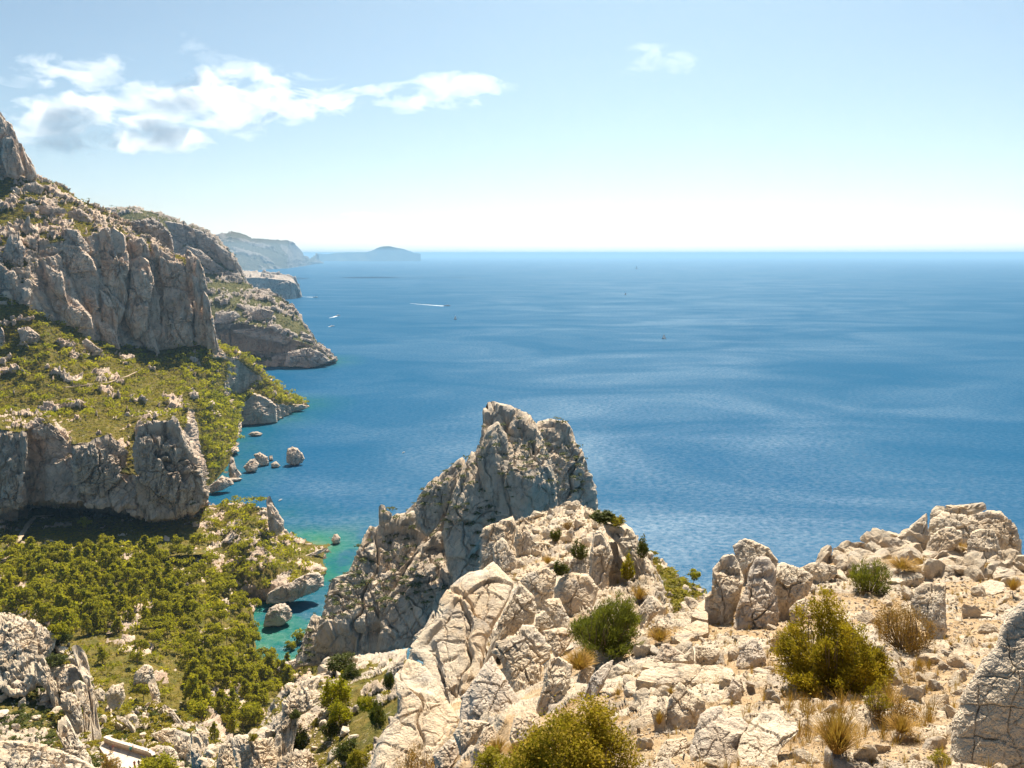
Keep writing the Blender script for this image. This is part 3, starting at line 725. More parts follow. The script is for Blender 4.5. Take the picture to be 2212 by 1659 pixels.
def rock(name, fr, pts, Y, thick=0.75, lean=0.25, seed=0, mat=None, label=None, cat="rock", parent=None, nf=7, amp=1.0, tall=0.6, box=2.8, res=1.0, grain=1.0, turn=0.0, group=None, seat=False):
    mat = mat or m_rock
    px = sheet(fr, pts); c = centroid(px)
    if seat:        # stand the block on the ground at its foot, clear of the ground behind, rooted below the surface
        lo, hi = px[:, 1].max(), px[:, 1].min()
        up = px[px[:, 1] < lo - 0.3 * (lo - hi)]
        g = float(ground_Y(np.append(up[:, 0] * 0.8 + c[0] * 0.2, c[0]), np.append(up[:, 1] * 0.8 + c[1] * 0.2, c[1])).min()) * 0.99
        fb = px[px[:, 1] > lo - 0.12 * (lo - hi)]
        yb = float(ground_Y(fb[:, 0].mean(), fb[:, 1].mean() - 1))
        if yb < 1e8 and Y < yb: Y = yb
        Y = min(Y, g)
        dn = px[:, 1] > lo - 0.3 * (lo - hi)
        px = px.copy(); px[dn, 1] += 0.22 * (lo - hi)
    C = at_Y(c[0], c[1], Y); d = ray(c[0], c[1]); d = d / np.linalg.norm(d)
    e1 = np.cross(d, [0, 0, 1]); e1 /= np.linalg.norm(e1); e2 = np.cross(e1, d)
    rr = ray(px[:, 0], px[:, 1]); tt = ((C - [0, 0, EYE]) @ d) / (rr @ d)
    Q = rr * tt[:, None] + [0, 0, EYE] - C
    ab = np.stack([Q @ e1, Q @ e2], -1)
    Rf = polar(ab); size = np.sqrt(np.abs(np.sum(ab[:, 0] * np.roll(ab[:, 1], -1) - np.roll(ab[:, 0], -1) * ab[:, 1])) / 2 / pi)
    spx = size / np.linalg.norm(C - [0, 0, EYE]) * FPX
    n = int(np.clip(2 * spx / 0.95 * 1.05 * res, 9, 250))
    rg = np.random.default_rng(seed + 1000)
    PN = [(np.array([rg.normal(), rg.normal() + 0.3, 0]) , rg.uniform(0.35, 1.2), rg.uniform(0.62, 0.93)) for _ in range(nf)]
    parts = []
    for side, nn in ((1, n), (-1, max(7, n // 3))):
        r, th = disc(nn)
        Rr = Rf(th)
        a = r * Rr * np.cos(th); b = r * Rr * np.sin(th)
        T = thick * size * (1.0 if side > 0 else 0.9)
        h = T * np.sqrt(np.maximum(0, 1 - r ** box)) * side
        P = np.stack([a, b, h], -1)
        if side > 0:
            for v, zc, qn in PN:
                nv = np.array([v[0], v[1], zc * 1.6]); nv /= np.linalg.norm(nv)
                pr = P @ nv; lim = pr.max() * qn
                P = P - nv * (np.maximum(0, pr - lim) * 0.97 * (1 - sstep(0.78, 1.0, r)))[..., None]
        P[..., 2] += -lean * P[..., 1] + turn * P[..., 0]
        Wd = P[..., :1] * e1 + P[..., 1:2] * e2 - P[..., 2:3] * d
        N = grid_normals(Wd)
        sg = np.sign((N * (-d)).sum(-1, keepdims=True)) * side; N = N * np.where(sg == 0, 1, sg)
        rad_ = (np.cos(th)[..., None] * e1 + np.sin(th)[..., None] * e2); kk = sstep(0.75, 1.0, r)[..., None]
        N = N * (1 - kk) + rad_ * kk; N /= np.maximum(1e-6, np.linalg.norm(N, axis=-1, keepdims=True))
        q = (Wd + C) / (size * 0.62) * grain
        q = q + 0.10 * np.stack([fbm(q * 0.9, 2, seed + 1), fbm(q * 0.9, 2, seed + 2), fbm(q * 0.9, 2, seed + 3)], -1)
        B0 = basis_rot(np.random.default_rng(seed), 0.3); B1 = basis_rot(np.random.default_rng(seed + 1), 0.4)
        d1, j1, _ = joints(q, B0, (0.75, 0.6, 0.75 * tall), seed + 4, 0.6, 0.5, 0.25)
        d2, j2, _ = joints(q, B1, (2.2, 1.8, 2.2 * tall), seed + 5, 0.5, 0.7, 0.3)
        d3, j3, _ = facet(q * 5.5, seed + 6, 0.5, 1.0)
        f = fbm(q * 4, 5, seed + 7, 0.55)
        disp = size * amp * (0.140 * d1 + 0.060 * d2 + 0.022 * d3 + 0.020 * f - 0.14 * sstep(0.045, 0.0, j1) - 0.045 * sstep(0.03, 0, j2))
        edge = 1 - 0.45 * sstep(0.85, 1.0, r)
        Wd = Wd + N * (disp * edge)[..., None]
        parts.append(Wd)
    V = np.concatenate([p.reshape(-1, 3) for p in parts])
    F1 = grid_faces(n, n); nb = parts[1].shape[0]
    F2 = grid_faces(nb, nb, n * n)[:, ::-1]
    o = build(name, V, [np.concatenate([F1, F2])], mat, False)
    splat(parts[0] + C)
    base = parent.location if parent else (0, 0, 0)
    o.location = C - np.array(base)
    if parent: o.parent = parent
    elif label: tag(o, label, cat, group)
    return o

def slab(name, fr, pts, Y, height, tilt=(0, 0), seed=0, mat=None, label=None, cat="rock", amp=1.0, parent=None):
    """flat-topped block: the outline is the top edge, lying at one level (tilt = fall along x, y)"""
    mat = mat or m_rock
    px = sheet(fr, pts); c = centroid(px)
    Y = float(ground_Y(c[0], c[1])) * 0.975
    C = at_Y(c[0], c[1], Y)
    nrm = np.array([-tilt[0], -tilt[1], 1.0]); rr = ray(px[:, 0], px[:, 1])
    tt = ((C - [0, 0, EYE]) @ nrm) / (rr @ nrm)
    Q = rr * tt[:, None] + [0, 0, EYE] - C
    ab = Q[:, :2]; Rf = polar(ab)
    size = np.sqrt(np.abs(np.sum(ab[:, 0] * np.roll(ab[:, 1], -1) - np.roll(ab[:, 0], -1) * ab[:, 1])) / 2 / pi)
    spx = size / np.linalg.norm(C - [0, 0, EYE]) * FPX
    n = int(np.clip(2 * spx / 1.0, 9, 120)); m_ = max(5, int(height / (size * 2 / n)))
    r, th = disc(n); Rr = Rf(th)
    x = r * Rr * np.cos(th); y = r * Rr * np.sin(th); top = np.stack([x, y, tilt[0] * x + tilt[1] * y], -1)
    q = (top + C) / (size * 0.6)
    d1, j1, _ = facet(q * 0.8, seed, 0.5, 0.6); f = fbm(q * 3, 4, seed + 2)
    top[..., 2] += size * amp * (0.035 * d1 + 0.03 * f - 0.10 * sstep(0.06, 0, j1)) - size * 0.06 * sstep(0.86, 1.0, r)
    # skirt
    ring = np.concatenate([top[0, :-1], top[:-1, -1], top[-1, :0:-1], top[:0:-1, 0]])
    k = len(ring); sk = []
    for i in range(1, m_ + 1):
        tq = i / m_
        g = ring.copy(); g[:, 2] -= height * tq
        nn = g[:, :2] / np.maximum(1e-6, np.linalg.norm(g[:, :2], axis=1, keepdims=True))
        qq = (g + C) / (size * 0.6)
        e1_, j, _ = facet(qq * np.array([2, 2, 1.2]), seed + 5, 0.5, 0.8)
        g[:, :2] += nn * (size * amp * (0.05 + 0.09 * e1_ + 0.04 * fbm(qq * 4, 3, seed + 8) - 0.10 * sstep(0.07, 0, j)))[:, None]
        sk.append(g)
    Vt = top.reshape(-1, 3)
    idx = np.arange(n * n).reshape(n, n)
    rid = np.concatenate([idx[0, :-1], idx[:-1, -1], idx[-1, :0:-1], idx[:0:-1, 0]])
    rows = [rid] + [n * n + i * k + np.arange(k) for i in range(m_)]
    F = [np.stack([a_, np.roll(a_, -1), np.roll(b_, -1), b_], -1) for a_, b_ in zip(rows[:-1], rows[1:])]
    V = np.concatenate([Vt] + sk)
    o = build(name, V, [np.concatenate([grid_faces(n, n)] + F)], mat, True)
    splat(V + C); o.location = C
    if label: tag(o, label, cat)
    return o

# --- the great pinnacle across the inlet: one thing, its buttresses and slabs as parts
pin = empty("rock_pinnacle", tuple(at_Y(1050 * VS, 1400 * VS, 372)))
tag(pin, "huge pale limestone pinnacle standing in the sea beyond the spine", "rock")
def prt(name, pts, Y, seed, **k):
    k['tall'] = k.get('tall', 0.5) * 0.7
    return rock(name, 'D', pts, Y, seed=seed, mat=m_pinn, parent=pin, **k)
prt("core", [(1180, 700), (1260, 300), (1400, 300), (1560, 420), (1800, 500), (1880, 700), (1940, 1080), (1100, 1700), (300, 1750), (300, 1400), (420, 1200), (520, 1020), (700, 960), (860, 800), (1020, 680)], 410, 200, thick=0.25, lean=0.35, nf=3)
prt("tower", [(1560, 330), (1610, 305), (1660, 296), (1760, 318), (1800, 368), (1815, 440), (1862, 476), (1885, 560), (1900, 640), (1935, 676), (1955, 760), (1972, 860), (1985, 1080), (1600, 1080), (1540, 800), (1540, 500)], 402, 201, thick=0.8, lean=0.28, nf=9, tall=0.35, amp=1.15)
prt("summit", [(1213, 200), (1268, 182), (1335, 200), (1400, 206), (1445, 236), (1505, 258), (1570, 330), (1610, 430), (1660, 560), (1690, 700), (1705, 860), (1700, 1060), (1250, 1060), (1200, 800), (1195, 640), (1175, 520), (1208, 420), (1215, 330), (1222, 270)], 392, 202, thick=0.85, lean=0.42, nf=10, tall=0.4)
prt("face_slab", [(1262, 345), (1325, 308), (1380, 395), (1398, 520), (1388, 760), (1405, 930), (1250, 930), (1212, 700), (1190, 570), (1225, 430)], 381, 203, thick=0.5, lean=0.34, nf=4, amp=0.6, tall=0.3)
prt("face_slab", [(1400, 560), (1470, 510), (1560, 520), (1650, 690), (1695, 860), (1650, 980), (1400, 980), (1385, 760)], 383, 204, thick=0.35, lean=0.22, nf=3, amp=0.5, tall=0.3)
prt("buttress", [(1600, 560), (1700, 510), (1770, 560), (1790, 680), (1790, 880), (1700, 1000), (1650, 860), (1600, 700)], 392, 205, thick=0.6, lean=0.2, nf=6, amp=1.2, tall=0.4)
prt("buttress", [(1150, 498), (1186, 512), (1204, 640), (1215, 700), (1300, 762), (1362, 802), (1402, 860), (1402, 980), (1250, 1060), (1130, 1200), (1000, 1180), (960, 1040), (1010, 860), (1050, 740), (1100, 600)], 372, 206, thick=0.55, lean=0.45, nf=6, amp=0.8, tall=0.5)
prt("fin", [(1000, 860), (1070, 870), (1130, 960), (1210, 1060), (1230, 1180), (1180, 1330), (1060, 1420), (1000, 1240), (990, 1000)], 364, 207, thick=0.5, lean=0.25, nf=5, amp=1.2, tall=0.35)
prt("fin", [(940, 1010), (1010, 1000), (1040, 1200), (1060, 1400), (980, 1560), (900, 1760), (560, 1780), (575, 1500), (740, 1240), (860, 1090)], 360, 208, thick=0.5, lean=0.5, nf=7, amp=1.25, tall=0.35)
prt("shoulder", [(1100, 530), (1020, 596), (940, 672), (870, 715), (812, 790), (788, 880), (800, 1000), (860, 1060), (930, 1000), (1010, 860), (1060, 720), (1120, 560)], 380, 209, thick=0.6, lean=0.45, nf=6, amp=1.1)
prt("shoulder", [(800, 880), (722, 906), (640, 918), (600, 945), (540, 965), (498, 960), (460, 1030), (438, 1090), (398, 1170), (368, 1280), (258, 1338), (238, 1440), (198, 1580), (150, 1780), (600, 1800), (640, 1420), (760, 1230), (880, 1060), (860, 960)], 374, 210, thick=0.6, lean=0.42, nf=9, amp=1.3, tall=0.5)
prt("knob", [(553, 862), (570, 846), (592, 858), (600, 885), (640, 908), (628, 965), (556, 985), (552, 920)], 374, 211, thick=0.8, lean=0.1, nf=3, amp=0.9)
prt("fin", [(20, 1900), (60, 1700), (130, 1560), (220, 1600), (330, 1640), (420, 1760), (420, 1900)], 362, 212, thick=0.5, lean=0.5, nf=5, amp=1.1)

# --- rocks along the spine and the viewpoint shelf
T = [
 ("boulder", 'E', [(985, 75), (1110, 28), (1135, 90), (1122, 200), (1152, 430), (1130, 455), (1000, 320), (890, 350), (903, 180), (920, 110)], 45, 0.6, 0.45, "square topped pale slab at the far left end of the spine"),
 ("boulder", 'E', [(1040, 162), (1072, 180), (1132, 300), (1155, 440), (1100, 470), (980, 350), (975, 230), (1010, 180)], 42, 0.6, 0.4, "pointed cream rock leaning against the square topped slab"),
 ("boulder", 'E', [(1180, 58), (1222, 120), (1252, 190), (1290, 205), (1240, 280), (1160, 310), (1118, 210), (1140, 100)], 46, 0.6, 0.3, "small scooped rock beside the square topped slab on the spine"),
 ("boulder", 'E', [(1430, 392), (1500, 300), (1522, 268), (1602, 258), (1642, 330), (1642, 440), (1600, 430), (1500, 400)], 28.5, 0.7, 0.4, "grey topped rock perched above the big rounded face of the spine"),
 ("boulder", 'E', [(1380, 500), (1420, 430), (1500, 388), (1600, 400), (1662, 480), (1652, 560), (1602, 665), (1500, 720), (1470, 705), (1430, 610), (1378, 560)], 24, 0.7, 0.3, "broad smooth cream rock face just above the green broom bush"),
 ("rock_tower", 'E', [(1640, 132), (1682, 118), (1732, 200), (1762, 300), (1732, 420), (1722, 540), (1650, 640), (1600, 580), (1598, 400), (1610, 250)], 29, 0.7, 0.25, "tallest upright rock on the right side of the spine"),
 ("boulder", 'E', [(1730, 190), (1782, 178), (1802, 280), (1852, 338), (1864, 500), (1745, 580), (1718, 430), (1758, 300)], 31, 0.7, 0.3, "upright rock standing right beside the tallest rock of the spine"),
 ("rock_ridge", 'E', [(1690, 62), (1780, 88), (1880, 108), (1922, 180), (1962, 290), (2012, 390), (2042, 480), (2032, 580), (1960, 500), (1900, 380), (1830, 280), (1780, 190), (1715, 130)], 38, 0.7, 0.4, "crumbling grey ridge falling along the spine's seaward edge"),
 ("boulder", 'E', [(1150, 440), (1232, 388), (1332, 348), (1397, 400), (1392, 470), (1352, 560), (1300, 610), (1258, 570), (1200, 490)], 24, 0.6, 0.4, "broken jagged rock in the hollow behind the great slab"),
 ("boulder", 'E', [(1320, 566), (1410, 558), (1442, 620), (1482, 700), (1472, 770), (1410, 750), (1350, 670), (1300, 615)], 20, 0.6, 0.5, "sunlit wedge shaped rock left of the broom bush"),
 ("boulder", 'E', [(1258, 680), (1332, 628), (1392, 690), (1412, 770), (1300, 790), (1248, 745)], 18, 0.7, 0.35, "small blunt triangular rock under the sunlit wedge"),
 ("boulder", 'E', [(1300, 770), (1420, 750), (1520, 770), (1480, 860), (1400, 920), (1330, 860)], 16, 0.6, 0.6, "low cracked rock at the left foot of the broom bush"),
 ("great_slab", 'E', [(1000, 283), (1052, 340), (1134, 440), (1100, 540), (1052, 630), (1004, 710), (934, 840), (902, 990), (830, 1120), (764, 1300), (690, 1195), (620, 1065), (530, 965), (436, 900), (520, 800), (606, 708), (640, 570), (700, 478), (830, 368), (930, 350)], 18.5, 0.42, 0.95, "great smooth cream slab leaning back in the middle of the foreground"),
 ("boulder", 'E', [(1108, 525), (1160, 455), (1242, 528), (1272, 600), (1242, 720), (1130, 805), (1010, 810), (960, 910), (898, 1000), (930, 850), (1040, 660)], 18.8, 0.45, 0.35, "shaded buff rock wedged against the right side of the great slab"),
 ("great_slab", 'E', [(338, 1060), (430, 915), (530, 960), (620, 1060), (684, 1190), (764, 1325), (650, 1510), (520, 1720), (130, 1760), (250, 1470), (368, 1290), (366, 1150)], 15.5, 0.42, 0.9, "lower cracked block of the great slab running to the frame's bottom"),
 ("boulder", 'E', [(540, 745), (600, 630), (615, 700), (640, 720), (560, 830), (500, 900), (436, 905), (470, 800)], 19.5, 0.6, 0.5, "rough crumbly rock clinging to the great slab's left edge"),
 ("boulder", 'E', [(998, 835), (1140, 780), (1180, 718), (1252, 728), (1332, 830), (1364, 870), (1352, 940), (1300, 990), (1290, 1110), (1222, 1210), (1182, 1290), (1140, 1210), (1060, 1070), (1026, 975), (985, 920)], 14.2, 0.6, 0.5, "bright topped fissured boulder in front of the great slab"),
 ("boulder", 'E', [(1358, 940), (1410, 928), (1502, 988), (1484, 1100), (1474, 1220), (1400, 1250), (1300, 1280), (1262, 1210), (1308, 1100), (1330, 1000)], 13.2, 0.6, 0.35, "columnar split boulder right of the bright topped fissured boulder"),
 ("boulder", 'E', [(978, 928), (1022, 1010), (1082, 1100), (1152, 1210), (1196, 1300), (1100, 1310), (1000, 1372), (860, 1350), (758, 1305), (780, 1200), (860, 1080), (920, 988)], 12.8, 0.35, 0.5, "large shaded triangular slab below the bright topped boulder"),
 ("boulder", 'E', [(726, 1435), (780, 1345), (900, 1350), (965, 1370), (920, 1420), (840, 1520), (775, 1540)], 11.6, 0.6, 0.4, "dark grey rock at the foot of the triangular slab"),
 ("boulder", 'E', [(835, 1540), (920, 1400), (982, 1373), (1012, 1420), (1002, 1480), (900, 1560), (850, 1600)], 10.8, 0.6, 0.5, "small pale topped rock in front of the dark grey rock"),
 ("boulder", 'E', [(590, 1580), (700, 1468), (762, 1490), (764, 1570), (700, 1640), (620, 1680)], 10.2, 0.6, 0.5, "knobbly white rock low beside the great slab's lower block"),
 ("boulder", 'E', [(1085, 1420), (1120, 1330), (1210, 1290), (1290, 1310), (1290, 1400), (1190, 1450), (1110, 1470)], 11.2, 0.5, 0.7, "low shaded stone behind the round bush at the bottom"),
 ("boulder", 'E', [(1612, 985), (1680, 848), (1780, 818), (1852, 798), (1884, 850), (1842, 930), (1780, 975), (1700, 985), (1640, 1020)], 13.4, 0.55, 0.5, "slanting ribbed rock below the broom bush"),
 ("boulder", 'E', [(1555, 1175), (1620, 1060), (1700, 988), (1764, 955), (1744, 1035), (1694, 1130), (1600, 1225)], 12.2, 0.55, 0.45, "long thin rock tilted diagonally in the stones below the broom"),
 ("boulder", 'E', [(1515, 1110), (1540, 1030), (1600, 988), (1644, 1010), (1612, 1085), (1560, 1150)], 12.6, 0.7, 0.5, "small pale boulder left of the long tilted rock"),
 ("boulder", 'E', [(1925, 625), (1988, 538), (2052, 578), (2072, 640), (2002, 710), (1950, 790), (1930, 710)], 18.5, 0.7, 0.4, "blunt cream boulder at the saddle left of the path slabs"),
 ("boulder", 'E', [(1955, 800), (2060, 668), (2122, 740), (2134, 815), (2060, 830)], 16.5, 0.6, 0.4, "peaked boulder with dry grass at its foot by the saddle"),
 ("boulder", 'F', [(318, 355), (400, 303), (470, 328), (560, 368), (628, 460), (604, 540), (500, 470), (430, 500), (400, 580), (350, 470)], 15.2, 0.7, 0.35, "rounded top rock at the back of the upright boulder cluster"),
 ("boulder", 'F', [(192, 492), (260, 422), (330, 404), (372, 480), (404, 570), (382, 660), (332, 790), (290, 880), (230, 970), (188, 985), (158, 900), (138, 780), (143, 690), (183, 660)], 14.2, 0.7, 0.15, "tall grey left pillar of the upright boulder cluster"),
 ("boulder", 'F', [(480, 418), (560, 428), (604, 500), (604, 640), (622, 830), (562, 900), (500, 920), (450, 890), (420, 970), (370, 1020), (300, 1050), (196, 1015), (178, 1000), (280, 905), (350, 790), (400, 650), (432, 525)], 13.5, 0.6, 0.2, "wrinkled middle rock of the upright boulder cluster"),
 ("boulder", 'F', [(640, 458), (742, 488), (854, 550), (842, 605), (802, 690), (742, 740), (690, 815), (632, 855), (602, 710), (594, 560), (610, 480)], 14, 0.7, 0.25, "squat right rock of the upright boulder cluster"),
 ("boulder", 'F', [(700, 820), (690, 770), (740, 715), (800, 690), (830, 720), (800, 800), (740, 850)], 13, 0.7, 0.4, "shaded stone half hidden behind the big olive bush"),
 ("boulder", 'F', [(345, 1100), (368, 1010), (430, 958), (472, 948), (522, 1010), (544, 1085), (520, 1135), (420, 1145)], 11.4, 0.7, 0.4, "knobbly two part rock in front of the upright boulder cluster"),
 ("boulder", 'F', [(80, 1010), (150, 1000), (240, 1040), (230, 1090), (140, 1130), (80, 1110)], 12, 0.6, 0.5, "low pinkish rock at the foot of the tall grey pillar"),
 ("boulder", 'F', [(1600, 250), (1608, 130), (1640, 98), (1702, 103), (1704, 165), (1652, 205), (1632, 280)], 21, 0.8, 0.25, "narrow block at the left end of the rim outcrop's crest"),
 ("boulder", 'F', [(1706, 98), (1800, 88), (1950, 76), (1968, 120), (1900, 155), (1800, 210), (1750, 200), (1700, 150)], 22, 0.7, 0.5, "flat topped crest block of the rim outcrop"),
 ("boulder", 'F', [(1756, 205), (1960, 128), (2062, 122), (2114, 170), (2164, 240), (2194, 340), (2190, 520), (2150, 560), (2080, 440), (1990, 270), (1850, 290), (1800, 330), (1760, 280)], 20.6, 0.7, 0.3, "largest cracked block on the right of the rim outcrop"),
 ("boulder", 'F', [(1590, 330), (1610, 200), (1680, 140), (1800, 150), (1900, 170), (1990, 280), (1960, 420), (1800, 440), (1640, 420)], 21.2, 0.5, 0.4, "shaded rock core behind the rim outcrop's blocks"),
 ("boulder", 'F', [(1575, 385), (1600, 300), (1660, 248), (1752, 233), (1814, 260), (1822, 318), (1762, 370), (1680, 450), (1600, 430)], 19, 0.75, 0.4, "rounded boulder tucked under the rim outcrop's crest"),
 ("boulder", 'F', [(1848, 330), (1870, 268), (1930, 243), (2012, 250), (2052, 340), (2094, 430), (2060, 490), (1950, 450), (1848, 425)], 18.4, 0.7, 0.35, "chipped square boulder in front of the largest rim block"),
 ("boulder", 'F', [(1406, 295), (1470, 238), (1540, 178), (1580, 143), (1592, 230), (1606, 295), (1560, 355), (1480, 410), (1430, 380)], 20, 0.7, 0.3, "jagged split rock left of the rim outcrop"),
 ("boulder", 'F', [(780, 495), (850, 458), (1002, 488), (1004, 545), (900, 590), (826, 550)], 16.8, 0.7, 0.5, "rounded weathered rock at the sea rim behind the olive bush"),
 ("boulder", 'F', [(1480, 720), (1508, 620), (1580, 588), (1702, 608), (1704, 750), (1714, 840), (1682, 915), (1620, 905), (1590, 830), (1500, 800)], 10.6, 0.7, 0.55, "block with an orange lichen patch right of the olive bush"),
 ("cliff_block", 'F', [(2260, 660), (2120, 780), (2066, 880), (2034, 1000), (1955, 1080), (1884, 1200), (1806, 1330), (1792, 1420), (1752, 1500), (1735, 1700), (1690, 2050), (2720, 2050), (2700, 700), (2450, 610)], 4.6, 0.36, 0.12, "big flat faced cracked rock cut off by the frame's right edge"),
 ("boulder", 'G', [(690, 1580), (740, 1430), (800, 1240), (880, 1178), (960, 1168), (1010, 1260), (1122, 1258), (1184, 1320), (1100, 1500), (1140, 1610), (1160, 1740), (640, 1740)], 6.4, 0.55, 0.6, "rough pitted boulder at the bottom beside the smooth white slab"),
 ("boulder", 'G', [(1086, 1530), (1130, 1388), (1200, 1288), (1300, 1198), (1402, 1208), (1484, 1290), (1562, 1300), (1564, 1385), (1452, 1490), (1404, 1570), (1430, 1740), (1150, 1740)], 6.0, 0.30, 1.1, "smooth white sloping slab at the bottom of the shelf"),
 ("boulder", 'G', [(535, 1195), (600, 1028), (642, 998), (742, 1078), (844, 1138), (832, 1205), (772, 1290), (722, 1420), (640, 1430), (535, 1390)], 8.0, 0.55, 0.35, "dark faced upright rock below the flat table slab"),
 ("boulder", 'G', [(978, 1115), (1050, 943), (1132, 1010), (1112, 1120), (1000, 1150)], 8.7, 0.6, 0.3, "small sharp triangular stone standing in the rubble"),
 ("boulder", 'G', [(425, 1255), (458, 1148), (530, 1135), (535, 1345), (450, 1345)], 8.3, 0.6, 0.3, "slim rock beside the dark faced upright rock"),
 ("boulder", 'G', [(435, 1570), (520, 1438), (700, 1418), (694, 1510), (560, 1615)], 7.0, 0.5, 0.8, "low pale stone right of the round bottom bush"),
 ("boulder", 'G', [(428, 805), (500, 688), (560, 690), (702, 790), (692, 840), (600, 850), (440, 812)], 11.6, 0.6, 0.5, "dull triangular rock behind the flat table slab"),
 ("boulder", 'G', [(766, 722), (900, 718), (955, 770), (902, 850), (778, 850)], 12.0, 0.6, 0.5, "broad low stone between the table slabs and the boulder cluster"),
]
for i, (nm, fr, pts, Y, th_, ln, lab) in enumerate(T):
    kw = {}
    if nm == "great_slab": kw = dict(nf=6, amp=0.62, tall=0.8, grain=0.62)
    if nm == "cliff_block": kw = dict(nf=4, amp=0.17, grain=3.0, turn=-0.15, box=6.0, tall=0.45, res=1.3)
    if "smooth white" in lab: kw = dict(nf=3, amp=0.4)
    if "triangular slab below" in lab or "broad smooth" in lab: kw = dict(nf=4, amp=0.6)
    rock(nm, fr, pts, Y, th_, ln, 300 + i * 9, m_big if nm == "cliff_block" else m_rock_grey if Y < 15 and i % 3 == 0 else m_rock, lab, seat=True, **kw)

SL = [
 ([(305, 965), (350, 900), (480, 850), (640, 838), (800, 850), (805, 895), (722, 968), (640, 985), (420, 985)], 'G', 10.8, 0.32, "broad flat table slab with a straight front edge"),
 ([(730, 985), (800, 900), (820, 855), (950, 850), (1050, 878), (1064, 915), (1000, 975), (850, 990)], 'G', 10.4, 0.2, "second flat slab right of the table slab"),
 ([(345, 868), (400, 808), (472, 850), (440, 885)], 'G', 11.3, 0.2, "small cube like stone behind the table slab"),
 ([(595, 625), (690, 540), (780, 500), (860, 520), (865, 600), (730, 640), (700, 680), (620, 660)], 'G', 14.5, 0.3, "cracked bright bedrock slab leading to the saddle"),
 ([(730, 470), (790, 380), (850, 330), (862, 400), (860, 500), (790, 490)], 'G', 17.5, 0.3, "far bedrock slab at the saddle's edge over the sea"),
 ([(1320, 575), (1400, 520), (1490, 478), (1530, 500), (1562, 555), (1400, 585)], 'F', 13.0, 0.35, "low flat slab near the thin broom"),
 ([(1870, 665), (1920, 600), (1990, 570), (2082, 590), (2104, 640), (2010, 665)], 'F', 12.2, 0.4, "flat cracked slab below the rim outcrop"),
 ([(1925, 805), (1988, 778), (2022, 798), (2008, 815)], 'F', 10.0, 0.22, "small brick shaped stone beside the gravel path"),
]
for i, (pts, fr, Y, hgt, lab) in enumerate(SL):
    slab("flat_slab", fr, pts, Y, hgt, (0.0, 0.0), 700 + i * 7, m_rock, lab)

